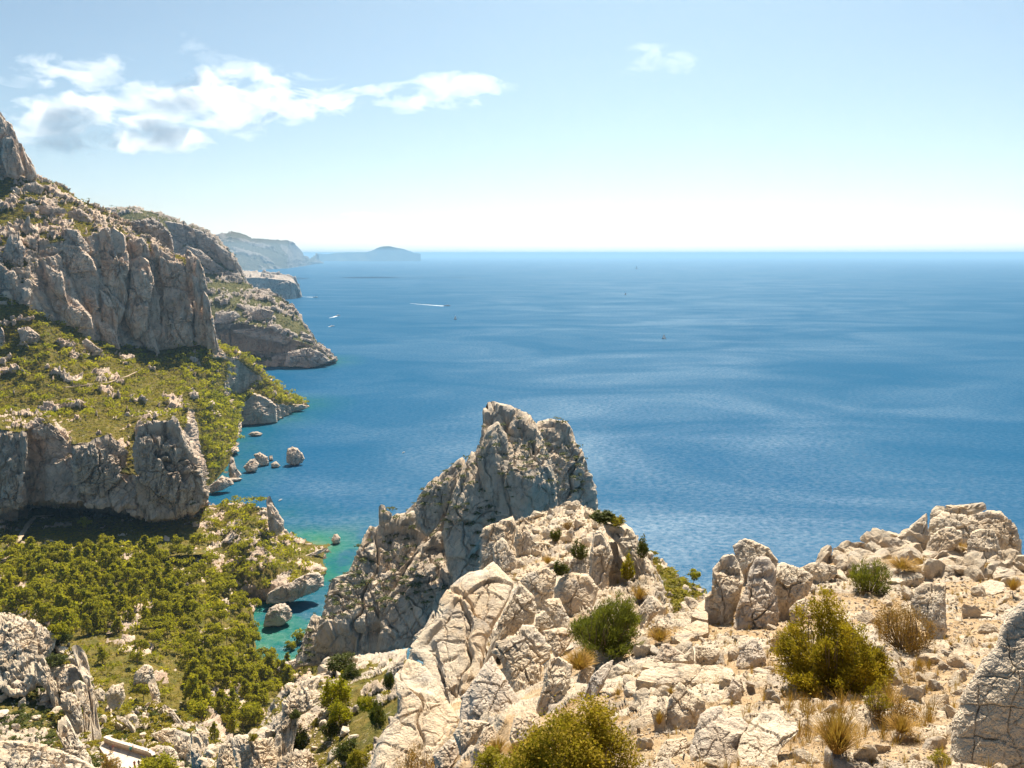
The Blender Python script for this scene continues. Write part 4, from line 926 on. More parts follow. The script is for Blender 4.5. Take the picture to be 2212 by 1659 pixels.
# --- outcrop and terrace spur at lower left, low rocks at the gully foot
LT = [
 ("crag", 'L', [(-40, 150), (140, 168), (240, 190), (330, 240), (372, 290), (352, 400), (346, 560), (336, 720), (240, 820), (100, 800), (-40, 700)], 190, 0.45, 0.75, "large pale rubble topped outcrop at the frame's lower left edge"),
 ("crag", 'L', [(-40, 1400), (200, 1396), (440, 1430), (620, 1480), (760, 1560), (900, 1640), (960, 1780), (-40, 1790)], 142, 0.4, 0.9, "broad brownish rock apron in the bottom left corner"),
 ("crag", 'L', [(335, 560), (420, 558), (482, 700), (524, 740), (562, 900), (604, 1080), (650, 1170), (560, 1080), (500, 890), (430, 890), (338, 825), (328, 700)], 174, 0.6, 0.25, "pale overhanging crag over the dark hollow at lower left"),
 ("crag", 'L', [(588, 945), (640, 908), (742, 940), (762, 1000), (804, 1080), (814, 1190), (804, 1360), (760, 1360), (700, 1250), (640, 1160), (586, 1050)], 168, 0.5, 0.25, "smooth upright plate on the lower left outcrop"),
 ("crag", 'L', [(700, 842), (770, 808), (832, 830), (872, 1000), (884, 1150), (894, 1300), (904, 1450), (850, 1450), (820, 1210), (800, 1060), (738, 945)], 171, 0.5, 0.3, "ribbed fin right of the smooth upright plate"),
 ("crag", 'L', [(698, 472), (742, 443), (802, 500), (852, 600), (874, 760), (894, 900), (934, 1020), (944, 1200), (994, 1300), (1036, 1390), (960, 1460), (920, 1310), (880, 1070), (828, 870), (798, 690), (718, 570)], 174, 0.5, 0.3, "long thin outer fin falling to the terrace"),
 ("crag", 'L', [(336, 345), (380, 278), (450, 288), (554, 370), (542, 445), (470, 520), (420, 580), (336, 540)], 184, 0.6, 0.5, "rounded white knoll on top of the lower left outcrop"),
 ("crag", 'L', [(556, 1190), (640, 1150), (700, 1260), (772, 1400), (856, 1540), (970, 1640), (1000, 1760), (700, 1760), (636, 1520), (556, 1320)], 154, 0.5, 0.55, "broken rib of rock descending beside the terrace"),
 ("crag", 'L', [(480, 700), (560, 660), (700, 640), (780, 720), (790, 800), (700, 850), (620, 900), (560, 860), (520, 760)], 176, 0.5, 0.7, "fluted sloping slab on the crest of the lower left outcrop"),
 ("crag", 'L', [(-30, 690), (40, 660), (110, 740), (140, 830), (90, 960), (-30, 980)], 176, 0.6, 0.4, "blunt rock at the frame's left edge"),
 ("rock_spire", 'L', [(1286, 870), (1308, 740), (1400, 660), (1428, 643), (1482, 680), (1514, 800), (1440, 840), (1360, 845)], 206, 0.5, 0.2, "pointed spire of rock standing among the valley pines"),
 ("rock_spire", 'L', [(1440, 830), (1502, 785), (1544, 900), (1566, 1020), (1544, 1170), (1488, 1060), (1466, 950)], 205, 0.5, 0.2, "thin rock leg below the pointed spire"),
 ("boulder", 'L', [(1015, 945), (1100, 848), (1202, 828), (1214, 965), (1160, 1050), (1060, 1030)], 200, 0.6, 0.3, "wedge shaped rock left of the pointed valley spire"),
 ("boulder", 'L', [(918, 905), (980, 878), (1024, 920), (1012, 990), (938, 975)], 200, 0.7, 0.4, "small lumpy rock left of the wedge shaped rock"),
 ("crag", 'L', [(1566, 1062), (1600, 1036), (1692, 1098), (1806, 1240), (1770, 1260), (1650, 1150)], 196, 0.5, 0.4, "sawtooth crest running down from the valley spire"),
 ("crag", 'L', [(1690, 1400), (1712, 1280), (1852, 1325), (1862, 1640), (1860, 1760), (1740, 1760), (1718, 1520)], 174, 0.6, 0.2, "square topped cliff block right of the terrace"),
 ("crag", 'L', [(1860, 1325), (1922, 1326), (1974, 1420), (1994, 1720), (1990, 1780), (1870, 1780), (1860, 1520)], 171, 0.6, 0.2, "outer cliff block right of the square topped block"),
 ("crag", 'L', [(1470, 1330), (1600, 1270), (1720, 1270), (1745, 1340), (1700, 1420), (1550, 1390)], 180, 0.6, 0.6, "heap of rubbly rock above the terrace wall"),
 ("crag", 'L', [(1430, 1480), (1530, 1428), (1642, 1448), (1724, 1490), (1746, 1620), (1640, 1590), (1580, 1600), (1500, 1550)], 171, 0.6, 0.4, "grey knobbly rock at the terrace's right end"),
 ("crag", 'L', [(1888, 1222), (2002, 1258), (2014, 1340), (2046, 1440), (2050, 1520), (1970, 1430), (1918, 1320)], 179, 0.5, 0.4, "hooked fin behind the outer cliff block"),
 ("crag", 'L', [(1130, 1140), (1240, 1180), (1330, 1260), (1300, 1300), (1200, 1230), (1130, 1180)], 190, 0.5, 0.5, "low curved rib in the scrub above the terrace"),
 ("crag", 'R', [(130, 1760), (140, 1500), (200, 1348), (300, 1268), (340, 1400), (330, 1560), (400, 1760)], 74, 0.5, 0.3, "rounded grey rock at the gully's bottom left"),
 ("crag", 'R', [(300, 1290), (380, 1252), (510, 1236), (604, 1290), (730, 1290), (748, 1410), (770, 1560), (770, 1780), (380, 1780), (330, 1520)], 72, 0.5, 0.45, "wide flat topped rock at the bottom of the gully"),
 ("crag", 'R', [(826, 925), (900, 828), (1010, 738), (1100, 655), (1224, 645), (1190, 760), (1230, 850), (1130, 990), (1000, 1070), (905, 1100), (904, 1200), (934, 1280), (904, 1450), (800, 1560), (740, 1500), (726, 1380), (756, 1230), (826, 1090)], 74, 0.5, 0.5, "tall sunlit rock shoulder on the gully's left side"),
 ("crag", 'R', [(760, 1560), (880, 1440), (960, 1400), (1100, 1400), (1200, 1560), (1230, 1780), (780, 1780)], 66, 0.5, 0.45, "ribbed grey rock below the sunlit gully shoulder"),
 ("crag", 'R', [(1880, 610), (1930, 560), (1990, 540), (2050, 480), (2110, 420), (2080, 560), (1990, 640), (1930, 690)], 60, 0.6, 0.4, "small grey rock at the top of the white scree"),
]
for i, (nm, fr, pts, Y, th_, ln, lab) in enumerate(LT):
    rock(nm, fr, pts, Y, th_, ln, 900 + i * 9, m_rock_mid, lab, amp=1.2, grain=1.25, tall=0.5, nf=9, res=1.25, seat=True)

# --- rocks in and along the water
WT = [
 ([(1855, 690), (1862, 660), (1895, 645), (1930, 655), (1960, 690), (1974, 725), (1960, 755), (1910, 768), (1855, 755)], 'B', 'sea_stack', "round topped rock islet standing alone in the blue water"),
 ([(1605, 570), (1630, 552), (1670, 550), (1702, 562), (1690, 578), (1640, 584)], 'B', 'skerry', "low flat skerry below the white sea cliff"),
 ([(2145, 1250), (2165, 1215), (2185, 1212), (2205, 1240), (2205, 1275), (2160, 1285)], 'B', 'skerry', "dark rock off the tip of the wooded point"),
 ([(1350, 905), (1420, 850), (1440, 830), (1500, 860), (1515, 890), (1440, 930), (1360, 950)], 'B', 'shore_rock', "pale tilted shore slab nearest the cave cliff"),
 ([(1475, 800), (1495, 710), (1515, 720), (1530, 780), (1570, 830), (1540, 860), (1490, 850)], 'B', 'shore_rock', "pointed shore rock behind the tilted slab"),
 ([(1575, 780), (1620, 730), (1650, 720), (1680, 760), (1660, 810), (1600, 815)], 'B', 'shore_rock', "broad cream shore rock facing the islet"),
 ([(1640, 700), (1680, 680), (1740, 715), (1742, 770), (1690, 775), (1660, 740)], 'B', 'shore_rock', "larger sloping shore rock at the little point"),
 ([(1742, 710), (1765, 702), (1770, 740), (1745, 745)], 'B', 'shore_rock', "small upright rock at the end of the little point"),
 ([(1755, 760), (1790, 740), (1818, 770), (1800, 788), (1760, 785)], 'B', 'shore_rock', "dark wet rock between the little point and the islet"),
 ([(1440, 870), (1470, 850), (1570, 850), (1560, 870), (1490, 880)], 'B', 'shore_rock', "thin ledge of rock at the waterline by the pointed shore rock"),
 ([(1705, 740), (1720, 670), (1750, 620), (1790, 600), (1850, 590), (1890, 640), (1895, 690), (1830, 740), (1730, 745)], 'C', 'sea_stack', "two humped rock islet with a green cap in the inlet"),
 ([(1895, 450), (1990, 400), (2060, 390), (2098, 420), (2095, 480), (2040, 520), (1960, 545), (1890, 580), (1800, 600), (1725, 590), (1730, 530), (1800, 490)], 'C', 'shore_rock', "white rounded cliff foot at the wooded point's tip"),
 ([(1960, 290), (2080, 240), (2130, 232), (2110, 250), (2000, 310)], 'C', 'shore_rock', "flat tongue of rock running into the shallows"),
 ([(2025, 365), (2075, 335), (2090, 345), (2080, 370), (2040, 385)], 'C', 'shore_rock', "small block on the shallows side of the point"),
 ([(1515, 830), (1550, 760), (1580, 780), (1610, 830), (1590, 900), (1545, 880)], 'C', 'shore_rock', "pale fluted rock on the inlet's west bank"),
 ([(1620, 780), (1645, 710), (1665, 760), (1650, 820), (1620, 840)], 'C', 'shore_rock', "slim rock at the inlet's edge under the pines"),
 ([(1790, 1020), (1850, 970), (1960, 940), (1990, 970), (1900, 1040), (1820, 1060)], 'C', 'shore_rock', "sloping bank of pale rock at the head of the inlet"),
]
for i, (pts, fr, nm, lab) in enumerate(WT):
    px = sheet(fr, pts); lo = px[:, 1].max(); cx = px[:, 0].mean()
    zb = -0.5
    if "bank" in lab: zb = 8.0
    if "fluted" in lab: zb = 2.0
    Yw = at_z(cx, lo, zb)[1] + 2.0
    rock(nm, fr, pts, Yw, 0.75, 0.25, 1200 + i * 7, m_shore, lab, cat="rock", amp=1.1, res=1.4)
# pillar on the wooded point, seen as two spires
rock("rock_pillar", 'B', [(1725, 985), (1742, 958), (1756, 975), (1765, 1020), (1800, 1060), (1840, 1130), (1830, 1200), (1790, 1230), (1745, 1240), (1735, 1120), (1728, 1040)], at_z(590 * VS, 1160 * VS, 22)[1], 0.6, 0.15, 1401, m_shore, "slender rock pillar rising from the wooded point above the cove", tall=0.4)
rock("headland_block", 'B', [(1520, 400), (1560, 330), (1640, 298), (1740, 330), (1795, 385), (1800, 490), (1700, 505), (1560, 515), (1525, 470)], at_z(555 * VS, 919 * VS, 0)[1] + 14, 0.5, 0.15, 1402, m_shore, "smooth white sea cliff at the foot of the green headland", cat="cliff", tall=0.4, amp=0.8)
rock("headland_spur", 'B', [(1795, 385), (1860, 370), (1960, 375), (1998, 388), (1985, 402), (1900, 425), (1800, 450)], at_z(625 * VS, 892 * VS, 0)[1] + 8, 0.6, 0.2, 1403, m_shore, "low rocky spur at the tip of the green headland", cat="cliff")

# --- buttresses, columns and crags standing out of the big cliffs (parts of their cliff)
def relief(parent_name, fr, lst, seed, mat, part="buttress", **k):
    par = bpy.data.objects[parent_name]
    for i, pts in enumerate(lst):
        px = sheet(fr, pts); c = centroid(px)
        g = ground_Y(np.append(px[:, 0] * 0.5 + c[0] * 0.5, c[0]), np.append(px[:, 1] * 0.5 + c[1] * 0.5, c[1]))
        g = g[g < 1e8]
        if len(g) == 0: continue
        kw = dict(thick=0.55, lean=0.16, tall=0.3, amp=1.35, nf=6, res=1.2, grain=1.25); kw.update(k)
        rock(part, fr, pts, float(np.median(g)) * kw.pop('push', 1.0), seed=seed + 11 * i, mat=mat, parent=par, **kw)
m_col = make_rock("limestone_cliff_columns", 9.0, warm=(0.63, 0.455, 0.33), pale=(0.70, 0.56, 0.43), grey=(0.36, 0.305, 0.265), dark=(0.13, 0.10, 0.075), streak=0.6)
m_cave = make_rock("limestone_streaked", 7.0, warm=(0.50, 0.375, 0.27), pale=(0.58, 0.475, 0.365), grey=(0.27, 0.23, 0.20), dark=(0.085, 0.06, 0.045), streak=0.85)
m_headrock = make_rock("limestone_headland", 20.0, warm=(0.43, 0.345, 0.28), pale=(0.52, 0.44, 0.37), grey=(0.27, 0.25, 0.235), dark=(0.11, 0.095, 0.085), streak=0.5)
relief("coastal_massif", 'A', [
 [(640, 780), (720, 770), (800, 830), (835, 960), (835, 1050), (810, 1120), (835, 1250), (770, 1400), (700, 1340), (650, 1180), (640, 1050), (620, 920)],
 [(830, 990), (900, 960), (960, 1000), (992, 1150), (965, 1300), (945, 1450), (880, 1510), (815, 1400), (828, 1250), (848, 1100)],
 [(1030, 960), (1100, 1000), (1185, 1010), (1215, 1110), (1205, 1190), (1060, 1170), (1028, 1080)],
 [(1060, 1170), (1130, 1160), (1200, 1200), (1245, 1290), (1245, 1400), (1255, 1550), (1140, 1570), (1045, 1570), (1035, 1400), (1058, 1280)],
 [(1210, 920), (1290, 990), (1315, 1080), (1285, 1170), (1220, 1170), (1198, 1050)],
 [(1250, 1250), (1290, 1200), (1325, 1300), (1365, 1400), (1385, 1570), (1300, 1550), (1255, 1450)],
 [(650, 1180), (720, 1250), (765, 1400), (745, 1510), (690, 1460), (655, 1330)],
 [(410, 880), (520, 900), (600, 990), (625, 1060), (520, 1075), (420, 1090), (400, 980)],
 [(290, 1020), (400, 1070), (425, 1200), (445, 1310), (380, 1240), (330, 1190), (295, 1100)],
 [(315, 1185), (420, 1195), (500, 1265), (585, 1355), (605, 1440), (520, 1430), (420, 1390), (335, 1300)],
 [(635, 1400), (700, 1395), (765, 1490), (775, 1570), (700, 1550), (645, 1460)],
 [(555, 1145), (620, 1195), (645, 1300), (600, 1345), (545, 1260)],
 [(30, 1080), (90, 1060), (135, 1140), (145, 1210), (80, 1215), (25, 1150)],
 [(140, 1175), (195, 1170), (200, 1230), (160, 1265), (140, 1230)],
 [(870, 1480), (900, 1440), (960, 1400), (1000, 1480), (1035, 1600), (960, 1580)],
 [(845, 870), (920, 845), (962, 885), (975, 975), (900, 970), (848, 925)],
 [(968, 880), (1022, 885), (1035, 975), (988, 985)],
 [(405, 785), (500, 795), (565, 880), (585, 945), (500, 940), (415, 925)],
 [(0, 1000), (60, 830), (120, 830), (160, 930), (150, 1050), (60, 1060)],
 [(170, 720), (190, 700), (200, 780), (240, 800), (170, 830), (140, 800)],
 [(245, 640), (330, 640), (420, 660), (440, 690), (360, 705), (260, 700)],
 [(150, 640), (230, 625), (250, 670), (200, 690), (150, 680)],
 [(160, 500), (230, 485), (290, 520), (270, 570), (200, 575), (160, 545)],
 [(440, 680), (520, 660), (600, 730), (600, 760), (500, 745), (440, 720)],
 [(110, 1440), (180, 1420), (265, 1490), (230, 1550), (140, 1540)],
 [(525, 1520), (560, 1500), (650, 1570), (640, 1600), (560, 1580)],
 [(0, 1420), (20, 1440), (40, 1530), (30, 1590), (-20, 1600)],
 ], 2000, m_col, lean=0.2)
relief("coastal_massif", 'A', [
 [(-60, -10), (0, 45), (40, 105), (62, 150), (72, 250), (105, 385), (90, 420), (0, 400), (-60, 380)],
 [(40, 98), (92, 150), (124, 240), (142, 330), (165, 425), (110, 435), (80, 330), (60, 220)],
 [(105, 225), (140, 236), (180, 340), (225, 402), (246, 466), (195, 490), (150, 430), (130, 330)],
 [(20, 200), (75, 190), (120, 300), (160, 420), (120, 470), (40, 440), (10, 320)],
 ], 2600, m_col, part="summit_tower", lean=0.1, tall=0.25, amp=1.4, push=0.97)
relief("coastal_massif", 'A', [
 [(1280, 985), (1318, 1050), (1350, 1200), (1320, 1250), (1280, 1150), (1262, 1060)],
 [(1308, 1170), (1350, 1230), (1378, 1360), (1395, 1580), (1345, 1570), (1318, 1350)],
 [(1345, 1280), (1385, 1400), (1425, 1590), (1385, 1610), (1362, 1450)],
 [(1240, 1080), (1300, 1120), (1320, 1280), (1290, 1330), (1250, 1230)],
 ], 2700, m_col, lean=0.12, push=0.985)
relief("rocky_headland", 'A', [
 [(830, 740), (980, 720), (1060, 760), (1120, 850), (1130, 940), (1020, 900), (900, 850)],
 [(1060, 735), (1180, 755), (1262, 785), (1285, 900), (1210, 970), (1130, 880)],
 [(1250, 785), (1370, 828), (1455, 925), (1400, 980), (1290, 910)],
 [(1385, 875), (1480, 935), (1565, 1040), (1595, 1140), (1500, 1090), (1420, 990)],
 [(1200, 900), (1300, 930), (1400, 1010), (1480, 1080), (1400, 1090), (1290, 1000)],
 [(1620, 1330), (1700, 1300), (1780, 1330), (1740, 1390), (1640, 1390)],
 [(1500, 1450), (1650, 1430), (1800, 1440), (1900, 1500), (1850, 1540), (1650, 1500)],
 [(1850, 1590), (1980, 1560), (2100, 1600), (2145, 1650), (2000, 1700), (1850, 1680)],
 [(1400, 1340), (1520, 1320), (1560, 1360), (1480, 1410), (1390, 1400)],
 ], 2800, m_headrock, part="rock_band", lean=0.25, amp=1.3)
relief("cave_cliff", 'B', [
 [(-20, 560), (60, 545), (110, 570), (125, 640), (150, 800), (160, 1040), (-20, 1045)],
 [(128, 560), (150, 545), (178, 560), (172, 700), (162, 900), (150, 930), (135, 780)],
 [(480, 660), (600, 610), (700, 575), (780, 640), (832, 690), (835, 850), (905, 950), (900, 1070), (720, 970), (560, 955), (480, 900)],
 [(870, 650), (930, 480), (1130, 462), (1192, 580), (1285, 720), (1335, 960), (1300, 1050), (1130, 1110), (980, 1110), (900, 1010), (878, 800)],
 [(1080, 700), (1110, 670), (1142, 740), (1135, 855), (1085, 860)],
 [(1125, 850), (1160, 815), (1195, 830), (1205, 940), (1130, 970), (1115, 900)],
 [(200, 540), (300, 480), (370, 540), (440, 620), (330, 600), (210, 600)],
 [(1190, 700), (1240, 690), (1290, 760), (1320, 900), (1260, 900), (1210, 800)],
 ], 3000, m_cave, tall=0.28, thick=0.35, lean=0.1, grain=1.6, amp=1.5)
# ------------------------------------------------------------------ vegetation
def leaves(rg, centres, radii, n, leaf, flat=1.0, up=0.3, shell=0.55, aspect=0.55, droop=0.0):
    """n leaf-sprays spread through clumps; returns verts, tri faces, tint"""
    k = rg.integers(0, len(centres), n)
    d = rg.normal(size=(n, 3)); d /= np.linalg.norm(d, axis=1, keepdims=True)
    d[:, 2] = np.where(d[:, 2] < -0.35, -d[:, 2] * 0.6, d[:, 2])
    rr = (shell + (1 - shell) * rg.random(n)) ** 0.7
    P = centres[k] + d * radii[k][:, None] * rr[:, None] * np.array([1, 1, flat])
    nrm = d + rg.normal(size=(n, 3)) * 0.7 + np.array([0, 0, up]); nrm /= np.linalg.norm(nrm, axis=1, keepdims=True)
    a = np.cross(nrm, rg.normal(size=(n, 3))); a /= np.linalg.norm(a, axis=1, keepdims=True); b = np.cross(nrm, a)
    L = leaf * (0.6 + 0.8 * rg.random(n))[:, None]
    V = np.stack([P - a * L, P + a * L * 0.9 + b * L * aspect * 0.3, P + b * L * aspect * 1.4 - a * L * 0.1], 1).reshape(-1, 3)
    F = np.arange(3 * n).reshape(-1, 3)
    tint = np.repeat(np.clip(rg.random(n) * 0.6 + rg.random(len(centres))[k] * 0.4, 0, 1), 3)
    return V, F, tint

def tube(pts, r0, r1, k=5):
    pts = np.asarray(pts, float); n = len(pts); V = []; ang = np.arange(k) * 2 * pi / k
    for i, p in enumerate(pts):
        t = pts[min(i + 1, n - 1)] - pts[max(i - 1, 0)]; t /= max(1e-9, np.linalg.norm(t))
        a = np.cross(t, [0.3, 0.8, 0.2]); a /= np.linalg.norm(a); b = np.cross(t, a)
        r = r0 + (r1 - r0) * i / (n - 1)
        V.append(p + r * (np.cos(ang)[:, None] * a + np.sin(ang)[:, None] * b))
    return np.concatenate(V), grid_faces(n, k, 0, True)

def join(parts):
    V, F, T, off = [], [], [], 0
    for v, f, *t in parts:
        V.append(v); F.append(f + off); off += len(v); T.append(t[0] if t else np.full(len(v), 0.5))
    return np.concatenate(V), F, np.concatenate(T)

m_pine = make_leaf("pine_needles", (0.165, 0.190, 0.006), (0.520, 0.435, 0.012), (0.19, 0.16, 0.008), 0.55)
m_scrub = make_leaf("garrigue_leaves", (0.150, 0.145, 0.009), (0.390, 0.285, 0.018), (0.26, 0.21, 0.010), 0.45)
m_dark = make_leaf("kermes_leaves", (0.040, 0.055, 0.010), (0.095, 0.105, 0.014), (0.06, 0.07, 0.012), 0.25)
m_broom = make_leaf("broom_stems", (0.085, 0.105, 0.012), (0.20, 0.20, 0.022), (0.14, 0.15, 0.016), 0.3)
m_olive = make_leaf("olive_shrub_leaves", (0.14, 0.11, 0.007), (0.46, 0.31, 0.014), (0.26, 0.20, 0.010), 0.4)
m_dry = make_leaf("dry_grass", (0.30, 0.17, 0.035), (0.50, 0.30, 0.075), (0.40, 0.22, 0.05), 0.3)
m_rust = make_leaf("withered_leaves", (0.19, 0.10, 0.02), (0.42, 0.22, 0.04), (0.27, 0.14, 0.03), 0.25)
m_bark = plain("bark", (0.13, 0.095, 0.065), 0.9, 0.5, 6.0)

def pine_mesh(seed, kind):
    rg = np.random.default_rng(seed)
    C, Rr = [], []
    if kind == 'cone':          # young upright pine
        for i in range(13):
            h = 0.18 + 0.78 * (i + rg.random()) / 13; w = 0.34 * (1 - h) + 0.05; a = rg.random() * 6.28
            C.append((cos(a) * w * 0.7, sin(a) * w * 0.7, h)); Rr.append(0.10 + 0.17 * (1 - h))
        trunk = [(0, 0, -0.05), (0.01, 0, 0.45), (0, 0.01, 0.85)]
    elif kind == 'round':
        for i in range(14):
            a = rg.random() * 6.28; q = rg.random() ** 0.5 * 0.36; h = 0.52 + 0.36 * rg.random() - 0.5 * q * q
            C.append((cos(a) * q, sin(a) * q, h)); Rr.append(0.13 + 0.08 * rg.random())
        trunk = [(0, 0, -0.05), (0.03, 0.01, 0.3), (0.0, 0.02, 0.7)]
    else:                       # flat-topped, wind-shaped
        for i in range(15):
            a = rg.random() * 6.28; q = rg.random() ** 0.5 * 0.52; h = 0.70 + 0.14 * rg.random() - 0.25 * q * q
            C.append((cos(a) * q + 0.06, sin(a) * q, h)); Rr.append(0.12 + 0.06 * rg.random())
        trunk = [(0, 0, -0.05), (0.05, 0.0, 0.35), (0.02, 0.02, 0.74)]
    C = np.array(C); Rr = np.array(Rr)
    V, F, T = leaves(rg, C, Rr * 1.12, 560, 0.066, 0.8 if kind != 'flat' else 0.6, shell=0.45, aspect=0.8)
    crown = build("crown", V, F, m_pine, False, {"tint": T}, link=False)
    tv, tf = tube(trunk, 0.028, 0.010)
    P = [(tv, tf)]
    for i in range(0, len(C), 3):
        q = np.array(trunk[1]) * 0.5 + np.array(trunk[2]) * 0.5; q[2] = min(q[2], C[i][2] - 0.08)
        P.append(tube([q, (q + C[i]) / 2 + [0, 0, -0.02], C[i]], 0.012, 0.004, 4))
    v, f, _ = join(P)
    trunk_me = build("trunk", v, f, m_bark, True, link=False)
    return crown, trunk_me, (V, F, T)

PINES = [(k, pine_mesh(40 + i, k)) for i, k in enumerate(['cone', 'cone', 'cone', 'round', 'round', 'round', 'flat', 'flat', 'flat'])]

def candidates(name, cond=None, maxrock=0.6, vis=True):
    P, Rk = [], []
    for V, rk, N in TERR[name]:
        P.append(V.reshape(-1, 3)); Rk.append(np.asarray(rk).reshape(-1))
    P = np.concatenate(P); Rk = np.concatenate(Rk)
    x, y, f = screen(P); ok = (Rk < maxrock) & (P[:, 2] > 0.6)
    ok &= (x > -30) & (x < W + 30) & (y < H + 40)
    if cond is not None: ok &= cond(x / VS, y / VS, P)
    P = P[ok]
    if vis: P = P[visible(P, 0.06)]
    return P

def darts(P, dist, n, rg):
    """spaced picks"""
    P = P[rg.permutation(len(P))]; cell = {}; out = []
    for p in P:
        k = (int(p[0] // dist), int(p[1] // dist), int(p[2] // dist)); hit = False
        for a in (-1, 0, 1):
            for b in (-1, 0, 1):
                for c in (-1, 0, 1):
                    for q in cell.get((k[0] + a, k[1] + b, k[2] + c), ()):
                        if (p[0] - q[0]) ** 2 + (p[1] - q[1]) ** 2 + (p[2] - q[2]) ** 2 < dist * dist: hit = True
        if not hit:
            cell.setdefault(k, []).append(p); out.append(p)
            if len(out) >= n: break
    return np.array(out).reshape(-1, 3)

rg = np.random.default_rng(5)
TREES = []      # (point, height, kind, label, group)
def zone(name, cond, dist, n, hlo, hhi, kinds, label, group, maxrock=0.6):
    for p in darts(candidates(name, cond, maxrock), dist, n, rg):
        TREES.append((p, rg.uniform(hlo, hhi), kinds[rg.integers(len(kinds))], label, group))
zone("pine_valley_ground", lambda x, y, P: (y > 1190) & (y < 1420) & (x < 330 + 0.6 * (y - 1190)) & (y < 1400 - 0.12 * x), 4.4, 330, 5.0, 12.0, ['cone', 'cone', 'round'], "young upright pine in the dense wood on the valley floor", "pines of the dense valley wood", 0.9)
zone("pine_valley_ground", lambda x, y, P: (x > 300) & (y > 1190) & (y < 1430) & (x < 570), 5.4, 110, 6, 12, ['round', 'flat', 'round'], "broad crowned pine on the slope above the inlet", "pines above the inlet", 0.9)
zone("pine_valley_ground", lambda x, y, P: (x > 410) & (y >= 1440) & (y < 1640), 4.8, 80, 6, 12.5, ['cone', 'round', 'cone'], "tall pine in the gully wood below the inlet's head", "pines of the gully wood", 0.9)
zone("pine_valley_ground", lambda x, y, P: (x <= 430) & (y >= 1400), 11.0, 30, 5, 8, ['cone', 'round'], "scattered pine on the brown scrub behind the outcrop", "pines on the brown scrub", 0.9)
zone("wooded_point", lambda x, y, P: P[:, 2] > 5, 7.0, 60, 7, 10, ['flat', 'flat', 'round'], "flat topped pine on the rocky wooded point", "pines of the wooded point", 0.75)
zone("cave_cliff", lambda x, y, P: (y < 905), 12, 16, 6, 9, ['round', 'flat'], "dark pine on the ledge above the cave cliff", "pines above the cave cliff", 0.7)
zone("coastal_massif", lambda x, y, P: (x > 430) & (y > 860) & (P[:, 2] > 8), 7.5, 120, 9, 13, ['flat', 'round'], "sea pine on the steep bank over the blue cove", "pines on the cove bank", 0.8)
zone("coastal_massif", lambda x, y, P: (y > 620) & (x < 470) & (P[:, 2] > 8), 13, 130, 7, 11, ['round', 'cone'], "small pine dotted over the slope below the great cliff", "pines below the great cliff", 0.5)
zone("coastal_massif", lambda x, y, P: (x > 400) & (y > 740) & (y < 880), 11, 90, 8, 12, ['round', 'flat'], "pine on the green back of the nearer headland", "pines on the nearer headland", 0.6)
# trees the photo singles out
def single(x, y, h, kind, label, rng_=40):
    best = None
    for nme in TERR:
        for V, _, _ in TERR[nme]:
            P = V.reshape(-1, 3); sx, sy, f = screen(P); d2 = (sx / VS - x) ** 2 + (sy / VS - y) ** 2
            k = np.where(d2 < 16)[0]
            if len(k):
                i = k[np.argmin(f[k])]
                if best is None or f[i] < best[0]: best = (f[i], P[i])
    if best is not None: TREES.append((best[1], h, kind, label, None))
single(133, 1112, 13, 'round', "round dark pine standing alone before the cave")
single(190, 1146, 9.5, 'round', "smaller round pine in the shade right of the lone cave pine")
single(405, 1112, 10, 'round', "round pine under the right end of the cave cliff")
single(650, 1400, 11, 'round', "bright green pine clinging to the pinnacle's foot by the inlet")
single(672, 1388, 9, 'round', "second bright pine against the pinnacle's flank")
single(628, 1412, 8, 'round', "low spreading pine at the water's edge under the pinnacle")
single(573, 1440, 9.5, 'flat', "umbrella shaped pine at the head of the inlet")
single(1495, 1268, 3.6, 'round', "small pine on the skyline of the shrubby slope by the sea")
single(128, 1392, 5.5, 'round', "round dark bush like pine on the crest of the lower left outcrop")
singles = [t for t in TREES if t[4] is None]; many = [t for t in TREES if t[4]]
many.sort(key=lambda t: np.linalg.norm(t[0] - np.array([0, 0, EYE])) / t[1])
indiv = singles + many[:286]; rest = many[286:]
for p, h, kind, label, group in indiv:
    opts = [m_ for k, m_ in PINES if k == kind]; crown, trunk, _ = opts[rg.integers(len(opts))]
    e = empty("pine_tree", tuple(p)); e.rotation_euler = (0, 0, rg.uniform(0, 6.28)); w = h * rg.uniform(0.7, 1.1)
    e.scale = (w, w, h)
    tag(e, label, "tree", group)
    obj("crown", crown, e); obj("trunk", trunk, e)

def merged(name, items, mat, label, cat=None):
    V, F, T, off = [], [], [], 0
    for (v, f, t), p, s_, rz in items:
        c_, n_ = cos(rz), sin(rz); q = v * np.asarray(s_)
        q = np.stack([q[:, 0] * c_ - q[:, 1] * n_, q[:, 0] * n_ + q[:, 1] * c_, q[:, 2]], -1) + p
        V.append(q); F.append(f + off); off += len(v); T.append(np.clip(t * 0.6 + rg.random() * 0.4, 0, 1))
    o = build(name, np.concatenate(V), np.concatenate(F), mat, False, {"tint": np.concatenate(T)})
    return tag(o, label, cat, None, "stuff")

def lite(seed, n, leaf, flat=0.8, shell=0.4):
    r_ = np.random.default_rng(seed); k = 5
    C = np.stack([r_.normal(size=k) * 0.28, r_.normal(size=k) * 0.28, 0.35 + 0.3 * r_.random(k)], -1)
    return leaves(r_, C, np.full(k, 0.38), n, leaf, flat, shell=shell)
farp = [lite(60 + i, 60, 0.17) for i in range(6)]
if rest:
    merged("distant_pines", [(farp[rg.integers(6)], p - [0, 0, 0.3], (h * 0.95, h * 0.95, h * 0.95), rg.uniform(0, 6.28)) for p, h, *_ in rest], m_pine, "far pines merging into one green cover on the slopes", "trees")

